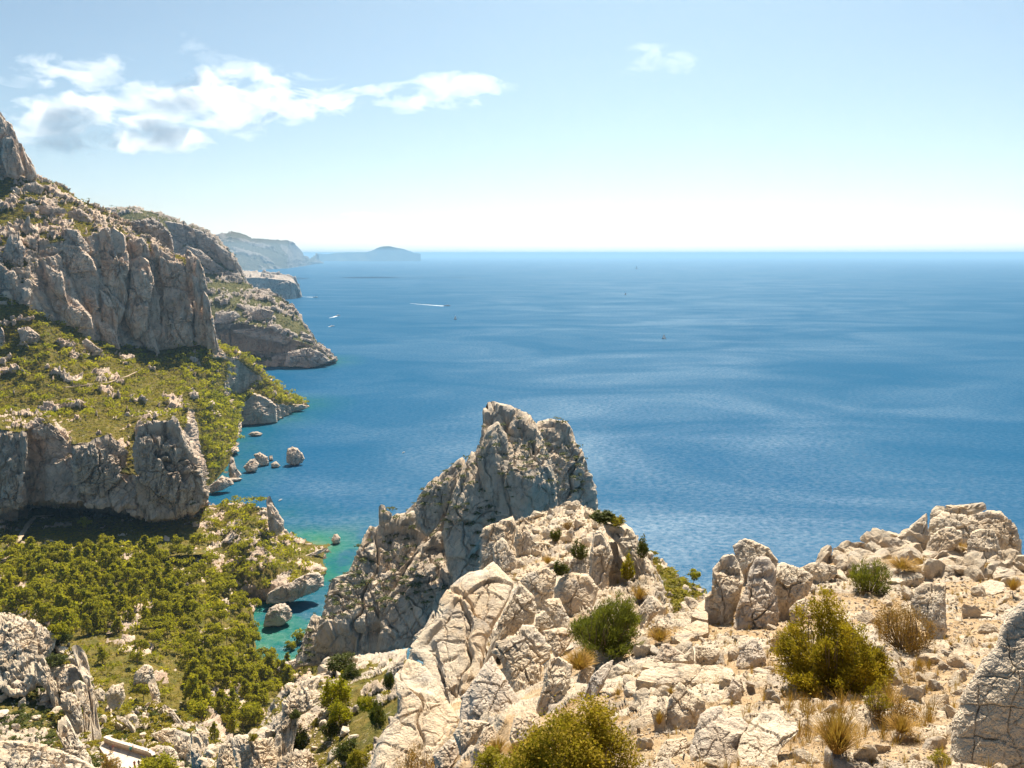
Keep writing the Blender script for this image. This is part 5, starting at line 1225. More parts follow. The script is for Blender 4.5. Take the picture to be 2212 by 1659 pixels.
def scrub(name, terr, cond, dist, n, lo, hi, mat, label, nl=36, maxrock=0.55, vis=True, leaf=0.22):
    P = darts(candidates(terr, cond, maxrock, vis), dist, n, rg)
    if len(P) == 0: return
    kit = [lite(80 + i, nl, leaf) for i in range(5)]
    merged(name, [(kit[rg.integers(5)], p - [0, 0, 0.12 * lo], np.array([1.25, 1.25, 0.8]) * rg.uniform(lo, hi), rg.uniform(0, 6.28)) for p in P], mat, label, "shrubs")
scrub("scrub", "coastal_massif", None, 3.6, 5200, 1.6, 4.4, m_scrub, "low garrigue scrub covering the massif's slopes", 26)
scrub("scrub", "coastal_massif", lambda x, y, P: (y < 640), 7, 700, 1.6, 3.4, m_dark, "dark scrub in the ledges above the great cliff", 26, 0.9)
scrub("scrub", "cave_cliff", lambda x, y, P: y < 1000, 3.2, 700, 1.3, 3.0, m_scrub, "yellow green scrub along the cave cliff's brow", 30, 0.75)
scrub("scrub", "rocky_headland", None, 8.0, 1300, 2.5, 6.0, m_dark, "dark scrub spotted over the second headland", 18, 0.85)
scrub("scrub", "pine_valley_ground", None, 2.3, 3600, 0.8, 1.9, m_scrub, "brownish scrub between the valley pines", 26, 0.7)
scrub("scrub", "wooded_point", None, 3.0, 450, 1.0, 2.2, m_scrub, "scrub among the rocks of the wooded point", 26, 0.7)
scrub("scrub", "scrub_slope", None, 1.6, 420, 0.8, 2.0, m_scrub, "green bushes covering the slope behind the boulder cluster", 60, 0.8)
scrub("scrub", "rubble_outcrop", None, 1.8, 700, 0.7, 2.0, m_dark, "dark bushes in the hollows of the lower left outcrop", 60, 0.85)
scrub("scrub", "gully_slope", None, 2.6, 160, 0.35, 0.9, m_scrub, "small bushes on the pale gully slope", 90, 0.9, leaf=0.16)
scrub("scrub", "rubble_outcrop", lambda x, y, P: (x > 120) & (y < 1640), 2.2, 420, 0.8, 2.4, m_scrub, "olive bushes round the terrace and the fins", 60, 2.0)
# greenery on the pinnacle's ledges
def on_part(nm, cond, dist, n):
    out = []
    for o in pin.children:
        me = o.data; v = np.empty(len(me.vertices) * 3, np.float32); me.vertices.foreach_get("co", v)
        nn = np.empty(len(me.vertices) * 3, np.float32); me.vertices.foreach_get("normal", nn)
        v = v.reshape(-1, 3) + np.array(o.location) + np.array(pin.location); nn = nn.reshape(-1, 3)
        out.append(v[nn[:, 2] > 0.55])
    P = np.concatenate(out); x, y, f = screen(P); ok = cond(x / VS, y / VS); P = P[ok]
    return darts(P[visible(P, 0.01)], dist, n, rg)
kit = [lite(90 + i, 40, 0.22) for i in range(5)]
merged("ledge_scrub", [(kit[rg.integers(5)], p, np.array([1.3, 1.3, 0.7]) * rg.uniform(1.2, 3.6), rg.uniform(0, 6.28)) for p in on_part("", lambda x, y: (x > 630) & (y > 905), 3.2, 260)], m_dark, "dark green scrub rooted on the pinnacle's ledges", "shrubs")

# --- bushes near the viewpoint, each a thing of foliage and stems
def bush_mesh(seed, kind, n, leaf):
    r_ = np.random.default_rng(seed); st = []; LV, LF, LT, off = [], [], [], 0
    ns = 80 if kind != 'round' else 60
    tips = []
    for i in range(ns):
        a = r_.random() * 6.28; sp_ = r_.random() ** 0.5
        out = {'upright': 0.50, 'broom': 0.52, 'round': 0.5, 'bare': 0.48}[kind] * sp_
        h = (1.0 - 0.62 * sp_ ** 2.2) * r_.uniform(0.70, 1.0)
        b0 = np.array([cos(a) * 0.16 * sp_, sin(a) * 0.16 * sp_, -0.05]); t1 = np.array([cos(a) * out, sin(a) * out, h])
        mid = b0 * 0.5 + t1 * 0.5 + np.array([cos(a), sin(a), 0]) * 0.06 - [0, 0, 0.02]
        pts = [b0, (b0 + mid) / 2 + r_.normal(size=3) * 0.01, mid + r_.normal(size=3) * 0.02, (mid + t1) / 2 + r_.normal(size=3) * 0.02, t1]
        st.append(tube(pts, 0.008, 0.002, 4)); tips.append(np.array(pts))
    tips = np.array(tips); wind = r_.normal(size=2) * 0.10; tips[..., :2] += wind * tips[..., 2:3] ** 1.5; hole = r_.random(ns) < 0.18
    tips[..., 2] *= (1 + 0.22 * np.sin(np.arctan2(tips[:, -1, 1], tips[:, -1, 0]) * 2 + r_.random() * 6))[:, None]
    k = r_.integers(0, ns, n); u = 1 - r_.random(n) ** (1.5 if kind != 'round' else 1.9) * 0.85
    seg = np.clip((u * 4).astype(int), 0, 3); fr = u * 4 - seg
    P = tips[k, seg] * (1 - fr)[:, None] + tips[k, seg + 1] * fr[:, None]
    spread = {'upright': 0.045, 'broom': 0.05, 'round': 0.075, 'bare': 0.06}[kind]
    P = P + r_.normal(size=(n, 3)) * spread * (1.15 - 0.5 * u)[:, None]
    ax = tips[k, seg + 1] - tips[k, seg]; ax /= np.linalg.norm(ax, axis=1, keepdims=True)
    dr = ax * {'upright': 1.0, 'broom': 1.6, 'round': 0.3, 'bare': 0.5}[kind] + r_.normal(size=(n, 3)) * 0.55; dr /= np.linalg.norm(dr, axis=1, keepdims=True)
    sd = np.cross(dr, r_.normal(size=(n, 3))); sd /= np.linalg.norm(sd, axis=1, keepdims=True)
    L = leaf * (0.6 + 0.8 * r_.random(n))[:, None]; wd = {'upright': 0.42, 'broom': 0.12, 'round': 0.6, 'bare': 0.4}[kind]
    V = np.stack([P - sd * L * wd * 0.5, P + sd * L * wd * 0.5, P + dr * L], 1).reshape(-1, 3)
    T_ = np.repeat(np.clip(0.55 * r_.random(n) + 0.45 * r_.random(ns)[k], 0, 1), 3)
    sv, sf, _ = join(st)
    return (V, np.arange(3 * n).reshape(-1, 3), T_), (sv, sf)

m_twig = plain("twigs", (0.17, 0.12, 0.075), 0.9, 0.3, 60.0)
def bush(fr, cx, base, wid, hgt, kind, mat, label, seed, n=5200, leaf=0.05, name="bush", cat="bush", Y=None):
    p = sheet(fr, [(cx, base)])[0]; k = FRAME[fr][2] * VS
    if Y is None:
        i, j = int(round(p[1] / 2)) + 100, int(round(p[0] / 2)) + 100
        f = float(np.min(ZB[i - 1:i + 2, j - 1:j + 2])); Y = f * ray(p[0], p[1])[1]
    C = at_Y(p[0], p[1], Y); dist = np.linalg.norm(C - [0, 0, EYE]); m_px = dist / FPX
    w, h = wid * k * m_px / 1.12, hgt * k * m_px / 1.10
    (v, f_, t_), (sv, sf) = bush_mesh(seed, kind, n, leaf)
    S = np.array([w, w, h])
    e = empty(name, tuple(C)); tag(e, label, cat)
    build("foliage", v * S, f_, mat, False, {"tint": t_}, parent=e)
    build("stems", sv * S, sf, m_twig, True, parent=e)
    return e

bush('F', 985, 1275, 700, 510, 'upright', m_olive, "large yellow olive shrub in the middle of the right shelf", 1, 40000, 0.029)
bush('F', 1440, 1010, 360, 300, 'upright', m_rust, "withered rust coloured shrub right of the olive shrub", 2, 15000, 0.024)
bush('F', 1210, 640, 260, 190, 'broom', m_broom, "thin airy broom behind the olive shrub", 3, 2600, 0.14)
bush('E', 1690, 880, 500, 290, 'broom', m_broom, "fine stemmed green broom bush on the spine", 4, 16000, 0.085)
bush('E', 1545, 1830, 800, 560, 'round', m_olive, "rounded olive bush cut by the frame's bottom edge", 5, 36000, 0.026)
bush('E', 1000, 1760, 330, 220, 'round', m_scrub, "low yellow bush left of the rounded bottom bush", 6, 4200, 0.06)
bush('E', 480, 1760, 330, 260, 'bare', m_rust, "dry twiggy bush under the great slab at the bottom edge", 7, 3600, 0.04)
bush('E', 1392, 185, 95, 95, 'upright', m_dark, "small dark shrub on the flat of the spine", 8, 1800, 0.10)
bush('E', 1545, 300, 125, 125, 'upright', m_dark, "dark shrub leaning on the tallest rock of the spine", 9, 1800, 0.10)
bush('E', 1425, 405, 115, 95, 'round', m_dark, "round dark shrub under the dark leaning shrub", 10, 1800, 0.10)
bush('E', 1465, 110, 90, 60, 'bare', m_rust, "sparse dry shrub on the spine's crest", 11, 900, 0.10)
bush('E', 1855, 430, 90, 170, 'round', m_scrub, "green shrub on the seaward edge of the spine", 12, 1600, 0.10)
bush('E', 1690, 60, 170, 80, 'round', m_dark, "dark mat of shrub along the spine's far right crest", 13, 1800, 0.12)
bush('E', 1790, 80, 130, 60, 'round', m_scrub, "yellowish shrub right of the dark mat on the crest", 14, 1400, 0.12)
bush('E', 1955, 290, 80, 150, 'round', m_dark, "dark shrub hanging over the spine's outer edge", 15, 1400, 0.10)
bush('F', 1250, 1420, 170, 170, 'upright', m_olive, "small yellow herb below the olive shrub", 16, 1600, 0.06)
bush('F', 1350, 1500, 300, 170, 'bare', m_rust, "flattened dry shrub in the olive shrub's shadow", 17, 2600, 0.05)
bush('F', 620, 1010, 120, 120, 'bare', m_dry, "dry straw coloured bush beside the boulder cluster", 18, 1200, 0.07)
bush('G', 1530 + 1130, 1620, 150, 90, 'round', m_scrub, "low green herbs on the gravel near the right hand rock", 19, 1200, 0.08)
# gully bushes
for i, (x, y, w, h, mt, lab) in enumerate([
    (1370, 960, 330, 290, m_pine, "largest bright green bush on the gully slope"),
    (1400, 1130, 260, 230, m_pine, "pale green bush just below the largest gully bush"),
    (1000, 1360, 180, 200, m_dark, "round dark bush on the gully shoulder's face"),
    (1710, 990, 200, 140, m_pine, "yellow green bush on the white scree's edge"),
    (1540, 680, 190, 150, m_dark, "dark bush at the top of the gully"),
    (1450, 560, 330, 140, m_dark, "wide flat dark bush under the pinnacle's foot"),
    (1820, 1180, 180, 300, m_dark, "tall dark bush beside the great slab's left edge"),
    (1480, 1500, 260, 200, m_dark, "dark bush low on the gully slope"),
    (1620, 1590, 240, 170, m_scrub, "olive bush at the gully's bottom right"),
    (1330, 1250, 180, 130, m_dark, "small dark bush amid the pale gully rocks"),
    (1930, 780, 120, 200, m_dark, "narrow dark bush tucked against the great slab"),
    (960, 1080, 110, 80, m_dark, "little dark bush on the gully shoulder's crest"),
    (520, 1310, 100, 70, m_scrub, "little bush on the flat topped gully rock")]):
    bush('R', x, y, w, h, 'round', mt, lab, 30 + i, 2200, 0.085)
bush('C', 720, 1700, 110, 130, 'upright', m_dry, "straw yellow bush at the terrace's near edge", 50, 900, 0.1)
bush('C', 1000, 1720, 260, 130, 'round', m_pine, "bright green bush at the terrace's lower corner", 51, 1600, 0.09)
bush('C', 400, 850, 120, 65, 'round', m_dark, "dark bush capping the lower left outcrop's ridge", 52, 1400, 0.1)
bush('C', 370, 985, 130, 60, 'round', m_dark, "second dark bush on the lower left outcrop's crest", 53, 1400, 0.1)

# --- tufts of dry grass
def tuft_mesh(seed, n):
    r_ = np.random.default_rng(seed); a = r_.random(n) * 6.28; out = r_.random(n) ** 0.7; h = r_.uniform(0.5, 1.0, n) * (1 - 0.35 * out)
    b = np.stack([np.cos(a) * 0.10 * out, np.sin(a) * 0.10 * out, np.zeros(n) - 0.03], -1)
    t = np.stack([np.cos(a) * 0.55 * out, np.sin(a) * 0.55 * out, h], -1) + r_.normal(size=(n, 3)) * 0.04
    m_ = b * 0.45 + t * 0.55 + np.array([0, 0, 0.10])
    s = np.stack([-np.sin(a), np.cos(a), np.zeros(n)], -1) * 0.006
    V = np.stack([b - s, b + s, m_ + s * 0.8, m_ - s * 0.8, t], 1).reshape(-1, 3)
    k = np.arange(n)[:, None] * 5
    return V, [np.concatenate([k, k + 1, k + 2, k + 3], 1), np.concatenate([k + 3, k + 2, k + 4], 1)], np.repeat(r_.random(n), 5)
def tuft(fr, cx, base, wid, hgt, label, seed, n=260, mat=None):
    p = sheet(fr, [(cx, base)])[0]; k = FRAME[fr][2] * VS
    i, j = int(round(p[1] / 2)) + 100, int(round(p[0] / 2)) + 100
    f = float(np.min(ZB[i - 1:i + 2, j - 1:j + 2])); C = at_Y(p[0], p[1], f * ray(p[0], p[1])[1])
    m_px = np.linalg.norm(C - [0, 0, EYE]) / FPX; S = np.array([wid * k * m_px * 1.1, wid * k * m_px * 1.1, hgt * k * m_px * 0.78])
    V, F, T_ = tuft_mesh(seed, int(n * 1.6))
    o = build("grass_tuft", V * S, F, mat or m_dry, False, {"tint": T_}); o.location = C
    tag(o, label, "grass tuft")
tuft('F', 1000, 1680, 300, 330, "big orange grass tuft at the bottom of the right shelf", 1, 420)
tuft('F', 2140, 640, 90, 110, "small orange tuft beside the frame's right edge slab", 2)
tuft('E', 1540, 1010, 230, 150, "orange dry grass under the green broom", 3, 420)
tuft('E', 1600, 960, 160, 130, "second orange tuft at the broom's foot", 4, 300)
tuft('E', 1930, 560, 130, 130, "dry grass in the saddle behind the peaked boulder", 5, 260)
tuft('E', 2060, 830, 200, 110, "dry grass at the peaked boulder's foot", 6, 300)
tuft('E', 1010, 1560, 170, 120, "orange grass beside the small pale topped rock", 7, 300)
tuft('E', 1130, 1590, 150, 120, "orange grass left of the rounded bottom bush", 8, 300)
tuft('E', 970, 1620, 120, 90, "straw tuft low at the frame's bottom", 9, 240)
tuft('F', 1780, 400, 140, 110, "dry grass growing under the rim outcrop", 10, 260)
tuft('F', 1420, 500, 230, 70, "yellow grass patch along the sea rim", 11, 300)
tuft('F', 1560, 480, 160, 60, "yellow grass patch left of the rim boulders", 12, 260)
tuft('F', 1990, 510, 130, 50, "thin yellow grass below the rim blocks", 13, 200)
tuft('F', 1530, 1150, 90, 90, "little dry tuft right of the withered shrub", 14, 200)
tuft('F', 1420, 1560, 200, 130, "dry grass in the olive shrub's shade", 15, 260)
tuft('G', 480, 1310, 90, 160, "rust grass against the slim rock", 16, 220)
tuft('G', 570, 1080, 80, 80, "small tuft at the table slab's front edge", 17, 160)
tuft('G', 160, 1090, 90, 80, "rust tuft among the stones under the tilted rock", 18, 180)
tuft('F', 1740, 1000, 70, 50, "tiny tuft on the gravel path", 19, 140)
tuft('E', 1340, 330, 120, 70, "pale dry grass on the spine's flat", 20, 200)

# ------------------------------------------------------------------ loose stones and gravel
def hull_mesh(seed, n=13, flat=0.7):
    r_ = np.random.default_rng(seed); bm = bmesh.new()
    for _ in range(n):
        v = r_.normal(size=3); v /= np.linalg.norm(v); v = v * r_.uniform(0.75, 1.0) * np.array([1.0, r_.uniform(0.6, 0.95), flat])
        bm.verts.new(v)
    r = bmesh.ops.convex_hull(bm, input=bm.verts)
    bmesh.ops.delete(bm, geom=list({g for g in r["geom_interior"] if isinstance(g, bmesh.types.BMVert)}), context='VERTS')
    bmesh.ops.triangulate(bm, faces=bm.faces)
    bm.verts.ensure_lookup_table(); bm.verts.index_update()
    V = np.array([v.co[:] for v in bm.verts]); F = np.array([[v.index for v in f.verts] for f in bm.faces]); bm.free()
    return V, F
m_stone = make_rock("loose_limestone", 0.35, strength=0.8)
def stone_mesh(seed, flat):
    r_ = np.random.default_rng(seed); bm = bmesh.new(); bmesh.ops.create_icosphere(bm, subdivisions=3, radius=1.0)
    bm.verts.ensure_lookup_table(); D = np.array([v.co[:] for v in bm.verts]); F = np.array([[v.index for v in f.verts] for f in bm.faces]); bm.free()
    D /= np.linalg.norm(D, axis=1, keepdims=True); R_ = np.full(len(D), 1.25)
    for _ in range(10):
        nv = r_.normal(size=3); nv /= np.linalg.norm(nv); c_ = D @ nv
        R_ = np.minimum(R_, np.where(c_ > 0.05, r_.uniform(0.50, 0.88) / np.maximum(c_, 0.05), 9))
    V = D * R_[:, None]; d_, j_, _ = joints(V + seed, basis_rot(r_, 0.5), (1.6, 1.4, 1.6), seed, 0.5, 0.6)
    V = V + D * (0.06 * d_ + 0.025 * fbm(V * 2.5 + seed, 4, seed) - 0.07 * sstep(0.05, 0, j_))[:, None]
    return V * np.array([1.0, r_.uniform(0.65, 0.95), flat]), F
STONES = [build("stone", *stone_mesh(700 + i, [0.75, 0.55, 0.9][i % 3]), m_stone, False, link=False) for i in range(12)]
def stones(parent_name, cond, n, lo_px, hi_px, dist):
    par = bpy.data.objects[parent_name]
    P = candidates(parent_name, cond, 2.0, True)
    for p in darts(P, dist, n, rg):
        f = screen(p)[2]; r = rg.uniform(lo_px, hi_px) ** 1.0 * f / FPX / 2
        o = obj("stone", STONES[rg.integers(12)], par, p + [0, 0, r * 0.25])
        o.rotation_euler = (rg.normal() * 0.3, rg.normal() * 0.3, rg.uniform(0, 6.28)); s_ = r * rg.uniform(0.8, 1.25, 3); o.scale = tuple(s_)
stones("stony_ground", lambda x, y, P: (x > 1720) & (y < 1250), 115, 10, 30, 0.28)
stones("stony_ground", lambda x, y, P: (x > 1280) & (y > 1390) & (y < 1540), 80, 9, 24, 0.24)
stones("stony_ground", lambda x, y, P: (x > 1330) & (x < 2240) & (y < 1760), 85, 10, 26, 0.34)
stones("rock_spine_ground", None, 60, 7, 15, 1.0)
stones("gully_slope", None, 60, 7, 18, 1.6)
stones("rubble_outcrop", None, 90, 7, 16, 3.0)
def gravel(name, terr, cond, n, lo_px, hi_px, label):
    P = candidates(terr, cond, 2.0, True); P = P[rg.integers(0, len(P), n)]
    P = P + rg.normal(size=P.shape) * np.array([1, 1, 0]) * (screen(P)[2] / FPX * 0.8)[:, None]
    kit = [hull_mesh(800 + i, 8, 0.6) for i in range(6)]
    V, F, off = [], [], 0
    f = screen(P)[2]; R_ = rg.uniform(0, 1, n) ** 2.2 * (hi_px - lo_px) + lo_px; R_ = R_ * f / FPX / 2
    for i in range(n):
        v, fc = kit[i % 6]; a = rg.random() * 6.28; c_, s_ = cos(a), sin(a)
        q = v * R_[i]; q = np.stack([q[:, 0] * c_ - q[:, 1] * s_, q[:, 0] * s_ + q[:, 1] * c_, q[:, 2] + R_[i] * 0.2], -1) + P[i]
        V.append(q); F.append(fc + off); off += len(v)
    tag(build(name, np.concatenate(V), np.concatenate(F), m_stone, False), label, None, None, "stuff")
gravel("gravel", "stony_ground", lambda x, y, P: (x > 1250) & (y < 1700), 15000, 1.5, 7.0, "pale angular gravel strewn over the shelf")
stones("stony_ground", lambda x, y, P: (x > 2230), 20, 14, 40, 0.5)
gravel("gravel", "rock_spine_ground", None, 2600, 1.5, 6.0, "fine rubble on the spine")
gravel("gravel", "gully_slope", None, 2600, 1.5, 6.0, "white scree on the gully slope")
gravel("gravel", "rubble_outcrop", None, 3200, 1.5, 6.0, "rubble on the lower left outcrop")

# --- dry grass scattered between the stones
def grass_stuff(terr, cond, n, dist, lo, hi, label, mat):
    P = darts(candidates(terr, cond, 2.0, True), dist, n, rg); V, F4, F3, T_, off = [], [], [], [], 0
    kits = [tuft_mesh(300 + i, 34) for i in range(5)]
    for p in P:
        v, (f4, f3), t_ = kits[rg.integers(5)]; s_ = rg.uniform(lo, hi); q = v * np.array([s_ * 1.2, s_ * 1.2, s_ * 0.8]) + p
        V.append(q); F4.append(f4 + off); F3.append(f3 + off); T_.append(np.clip(t_ * 0.6 + rg.random() * 0.4, 0, 1)); off += len(v)
    o = build("dry_grass", np.concatenate(V), [np.concatenate(F4), np.concatenate(F3)], mat, False, {"tint": np.concatenate(T_)})
    tag(o, label, "grass", None, "stuff")
grass_stuff("stony_ground", lambda x, y, P: (x > 1280) & (fbm(P / 1.6, 2, 77) > -0.05), 420, 0.13, 0.07, 0.22, "sparse dry straw between the stones of the shelf", m_dry)
grass_stuff("stony_ground", lambda x, y, P: (np.abs(x - 1830) < 190) & (np.abs(y - 1500) < 110), 150, 0.10, 0.10, 0.28, "rusty dry growth round the olive shrub's foot", m_rust)
grass_stuff("rock_spine_ground", None, 160, 0.6, 0.15, 0.5, "dry straw on the spine", m_dry)
# ------------------------------------------------------------------ terrace, wall, people, trails, boats
m_path = plain("trodden_limestone", (0.42, 0.31, 0.20), 0.95, 0.4, 3.0)
m_pave = plain("terrace_concrete", (0.62, 0.51, 0.41), 0.9, 0.2, 1.5)
m_wall = plain("wall_stone", (0.50, 0.36, 0.25), 0.9, 0.5, 3.0)
ter_px = sheet('L', [(960, 1450), (1030, 1400), (1110, 1432), (1290, 1490), (1480, 1560), (1515, 1590), (1420, 1640), (1340, 1740), (1120, 1740), (1040, 1560)])
tc = ter_px.mean(0); TY = float(ground_Y(tc[0], tc[1])) - 3.0; TZ = at_Y(tc[0], tc[1], TY)[2]
tp = at_z(ter_px[:, 0], ter_px[:, 1], TZ)
n = len(tp); V = np.concatenate([tp, tp - [0, 0, 6]]); V = np.concatenate([V, [tp.mean(0)]])
k = np.arange(n); F = [np.stack([k, (k + 1) % n, np.full(n, 2 * n)], -1), np.stack([k, k + n, (k + 1) % n + n, (k + 1) % n], -1)]
o = build("terrace", V, F, m_pave, False); tag(o, "small pale concrete terrace below the lower left outcrop", "terrace", None, "structure"); splat(tp)
wl = at_z(*sheet('L', [(1025, 1408), (1100, 1440), (1290, 1496), (1440, 1542), (1492, 1568), (1500, 1592)]).T, TZ)
def strip_wall(P, h, w):
    V = []; 
    for i, p in enumerate(P):
        t = P[min(i + 1, len(P) - 1)] - P[max(i - 1, 0)]; t = t / np.linalg.norm(t); s_ = np.array([t[1], -t[0], 0]) * w / 2
        V += [p + s_ - [0, 0, 0.5], p - s_ - [0, 0, 0.5], p - s_ + [0, 0, h], p + s_ + [0, 0, h]]
    return np.array(V), grid_faces(len(P), 4, 0, True)
wl_e = empty("parapet_wall", tuple(wl[0])); tag(wl_e, "low sandy stone wall along the terrace's outer edge", "wall")
v, f = strip_wall(wl - wl[0], 0.75, 0.6); build("masonry", v, f, m_wall, False, parent=wl_e)
v, f = strip_wall(wl - wl[0] + [0, 0, 1.27], 0.14, 0.8); build("coping", v, f, m_pave, False, parent=wl_e)

def body_mesh(pose):
    J = {'stand': [((0, 0, 0.95), .13, None), ((0, 0, 1.2), .14, 0), ((0, 0, 1.42), .15, 1), ((0, 0, 1.52), .06, 2), ((0, .01, 1.64), .10, 3), ((0, 0, 1.74), .085, 4),
                   ((.19, 0, 1.40), .06, 2), ((.26, .02, 1.15), .047, 6), ((.26, .08, .92), .037, 7), ((.26, .11, .83), .03, 8),
                   ((-.19, 0, 1.40), .06, 2), ((-.26, .02, 1.15), .047, 10), ((-.26, .08, .92), .037, 11), ((-.26, .11, .83), .03, 12),
                   ((.10, 0, .88), .10, 0), ((.11, .02, .50), .07, 14), ((.11, 0, .09), .048, 15), ((.12, .15, .04), .04, 16),
                   ((-.10, 0, .88), .10, 0), ((-.11, .02, .50), .07, 18), ((-.11, 0, .09), .048, 19), ((-.12, .15, .04), .04, 20)]}
    J['walk'] = [list(x) for x in J['stand']]
    for i, dy in ((15, .12), (16, .26), (17, .42), (19, -.06), (20, -.30), (21, -.18), (8, -.12), (9, -.18), (12, .25), (13, .30)):
        c_ = list(J['walk'][i][0]); c_[1] = dy; J['walk'][i][0] = tuple(c_)
    J['sit'] = [list(x) for x in J['stand']]
    for i in range(len(J['sit'])):
        c_ = list(J['sit'][i][0])
        if i < 14: c_[2] -= 0.42
        J['sit'][i][0] = tuple(c_)
    for i, (y_, z_) in {14: (.05, .47), 15: (.48, .47), 16: (.50, .09), 17: (.64, .04), 18: (.05, .47), 19: (.48, .47), 20: (.50, .09), 21: (.64, .04), 8: (.28, .62), 9: (.38, .58), 12: (.28, .62), 13: (.38, .58)}.items():
        c_ = list(J['sit'][i][0]); c_[1] = y_; c_[2] = z_; J['sit'][i][0] = tuple(c_)
    js = J[pose]; me = bpy.data.meshes.new("body")
    me.from_pydata([j[0] for j in js], [(j[2], i) for i, j in enumerate(js) if j[2] is not None], [])
    ob = bpy.data.objects.new("body", me); COL.objects.link(ob)
    sk = ob.modifiers.new("skin", 'SKIN'); ob.modifiers.new("sub", 'SUBSURF').levels = 1
    for i, j in enumerate(js): me.skin_vertices[0].data[i].radius = (j[1], j[1]); me.skin_vertices[0].data[i].use_root = (i == 0)
    dg = bpy.context.evaluated_depsgraph_get(); m2_ = bpy.data.meshes.new_from_object(ob.evaluated_get(dg))
    bpy.data.objects.remove(ob)
    return m2_
BODY = {k: body_mesh(k) for k in ('stand', 'walk', 'sit')}
m_skin = plain("skin", (0.42, 0.24, 0.16), 0.6); m_hair = plain("hair", (0.05, 0.03, 0.02), 0.7)
def person(fx, fy, pose, top, legs, label, face, lift=0.0):
    p = sheet('L', [(fx, fy)])[0]; C = at_z(p[0], p[1], TZ + lift) 
    me = BODY[pose].copy(); me.name = "person"
    for m_ in (m_skin, m_hair, plain("shirt", top, 0.9), plain("trousers", legs, 0.9)): me.materials.append(m_)
    dz = -0.42 if pose == 'sit' else 0.0
    for pl in me.polygons:
        c_ = pl.center; z = c_[2] - dz; q = 0
        if z > 1.66 or (z > 1.58 and c_[1] < -0.03): q = 1
        elif z > 1.52: q = 0
        elif abs(c_[0]) > 0.21: q = 2 if z > 1.12 else 0
        elif z > 0.95: q = 2
        elif (pose == 'sit' and c_[2] > 0.32) or (pose != 'sit' and z > 0.45): q = 3
        pl.material_index = q; pl.use_smooth = True
    o = obj("person", me, None, C); o.rotation_euler = (0, 0, face)
    tag(o, label, "person")
person(1078, 1508, 'walk', (0.10, 0.10, 0.14), (0.05, 0.05, 0.07), "person in dark clothes walking on the terrace's left part", 0.6)
person(1100, 1500, 'walk', (0.35, 0.12, 0.10), (0.30, 0.26, 0.22), "person in a dull red top walking beside the dark dressed walker", 0.6)
person(1272, 1500, 'sit', (0.03, 0.42, 0.36), (0.05, 0.05, 0.06), "person in a teal shirt sitting at the middle of the wall", 3.5, 0.3)
person(1298, 1506, 'stand', (0.06, 0.07, 0.09), (0.06, 0.06, 0.08), "person in black standing beside the teal shirted sitter", 2.6)
person(1448, 1550, 'stand', (0.05, 0.05, 0.06), (0.04, 0.04, 0.05), "person in dark clothes at the wall's right end", 2.8)
person(1310, 1660, 'stand', (0.55, 0.08, 0.05), (0.05, 0.06, 0.10), "person in a red top at the terrace's near edge", 0.4)
person(1352, 1652, 'stand', (0.08, 0.04, 0.06), (0.10, 0.04, 0.04), "person in dark purple beside the red topped person", 0.2)

# --- trails, laid on the ground
def trail(pts, width, label, fr='V'):
    px = sheet(fr, pts); t = np.linspace(0, len(px) - 1, 60); X = np.interp(t, range(len(px)), px[:, 0]); Yp = np.interp(t, range(len(px)), px[:, 1])
    g = ground_Y(X, Yp); ok = g < 1e8; X, Yp, g = X[ok], Yp[ok], g[ok]
    for _ in range(4): g[1:-1] = (g[:-2] + g[1:-1] * 2 + g[2:]) / 4
    P = at_Y(X, Yp, g * 0.997)
    d = np.gradient(P, axis=0); s_ = np.stack([-d[:, 1], d[:, 0], np.zeros(len(d))], -1); s_ /= np.linalg.norm(s_, axis=1, keepdims=True)
    w = width * (0.7 + 0.6 * RNG.random(len(P)))[:, None]
    V = np.stack([P - s_ * w / 2, P + s_ * w / 2, P + s_ * w / 2 - [0, 0, 0.6], P - s_ * w / 2 - [0, 0, 0.6]], 1).reshape(-1, 3)
    o = build("path", V, grid_faces(len(P), 4, 0, True), m_path, True); tag(o, label, None, None, "structure")
trail([(0, 1195), (40, 1165), (62, 1130), (75, 1115), (112, 1112)], 3.0, "sandy track climbing to the lone cave pine")
trail([(0, 1262), (8, 1240), (0, 1215), (22, 1200)], 3.0, "sandy track at the frame's left edge")
trail([(140, 836), (180, 832), (235, 825), (275, 812), (300, 800)], 1.3, "thin trail crossing the slope below the great cliff")
trail([(238, 1340), (240, 1352), (236, 1368)], 2.2, "short bare track among the valley pines")

# --- boats
m_white = plain("gelcoat", (0.80, 0.80, 0.78), 0.3); m_glass = plain("tinted_glass", (0.03, 0.04, 0.05), 0.15); m_sail = plain("sailcloth", (0.80, 0.78, 0.74), 0.8)
m_hull = plain("dark_hull", (0.03, 0.05, 0.09), 0.3); m_metal = plain("mast_alloy", (0.45, 0.45, 0.46), 0.4); m_foam = plain("foam", (0.78, 0.84, 0.86), 0.9)
def hull(L, B, Hh):
    n = 14; V = []
    for i in range(n):
        u = i / (n - 1); w = B / 2 * (1 - max(0, (u - 0.45) / 0.55) ** 2.2) + 0.01; sh = Hh * (1 + 0.25 * u * u)
        x = (u - 0.5) * L
        for a, b in ((-1, 1), (-0.85, 0.3), (-0.3, -0.35), (0.3, -0.35), (0.85, 0.3), (1, 1)): V.append((x, a * w, b * sh if b > 0 else b * Hh * (1 - 0.4 * u)))
    return np.array(V), [grid_faces(n, 6), np.array([[i * 6, i * 6 + 5, (i + 1) * 6 + 5, (i + 1) * 6] for i in range(n - 1)]) , np.array([[0, 1, 4, 5], [1, 2, 3, 4]])]
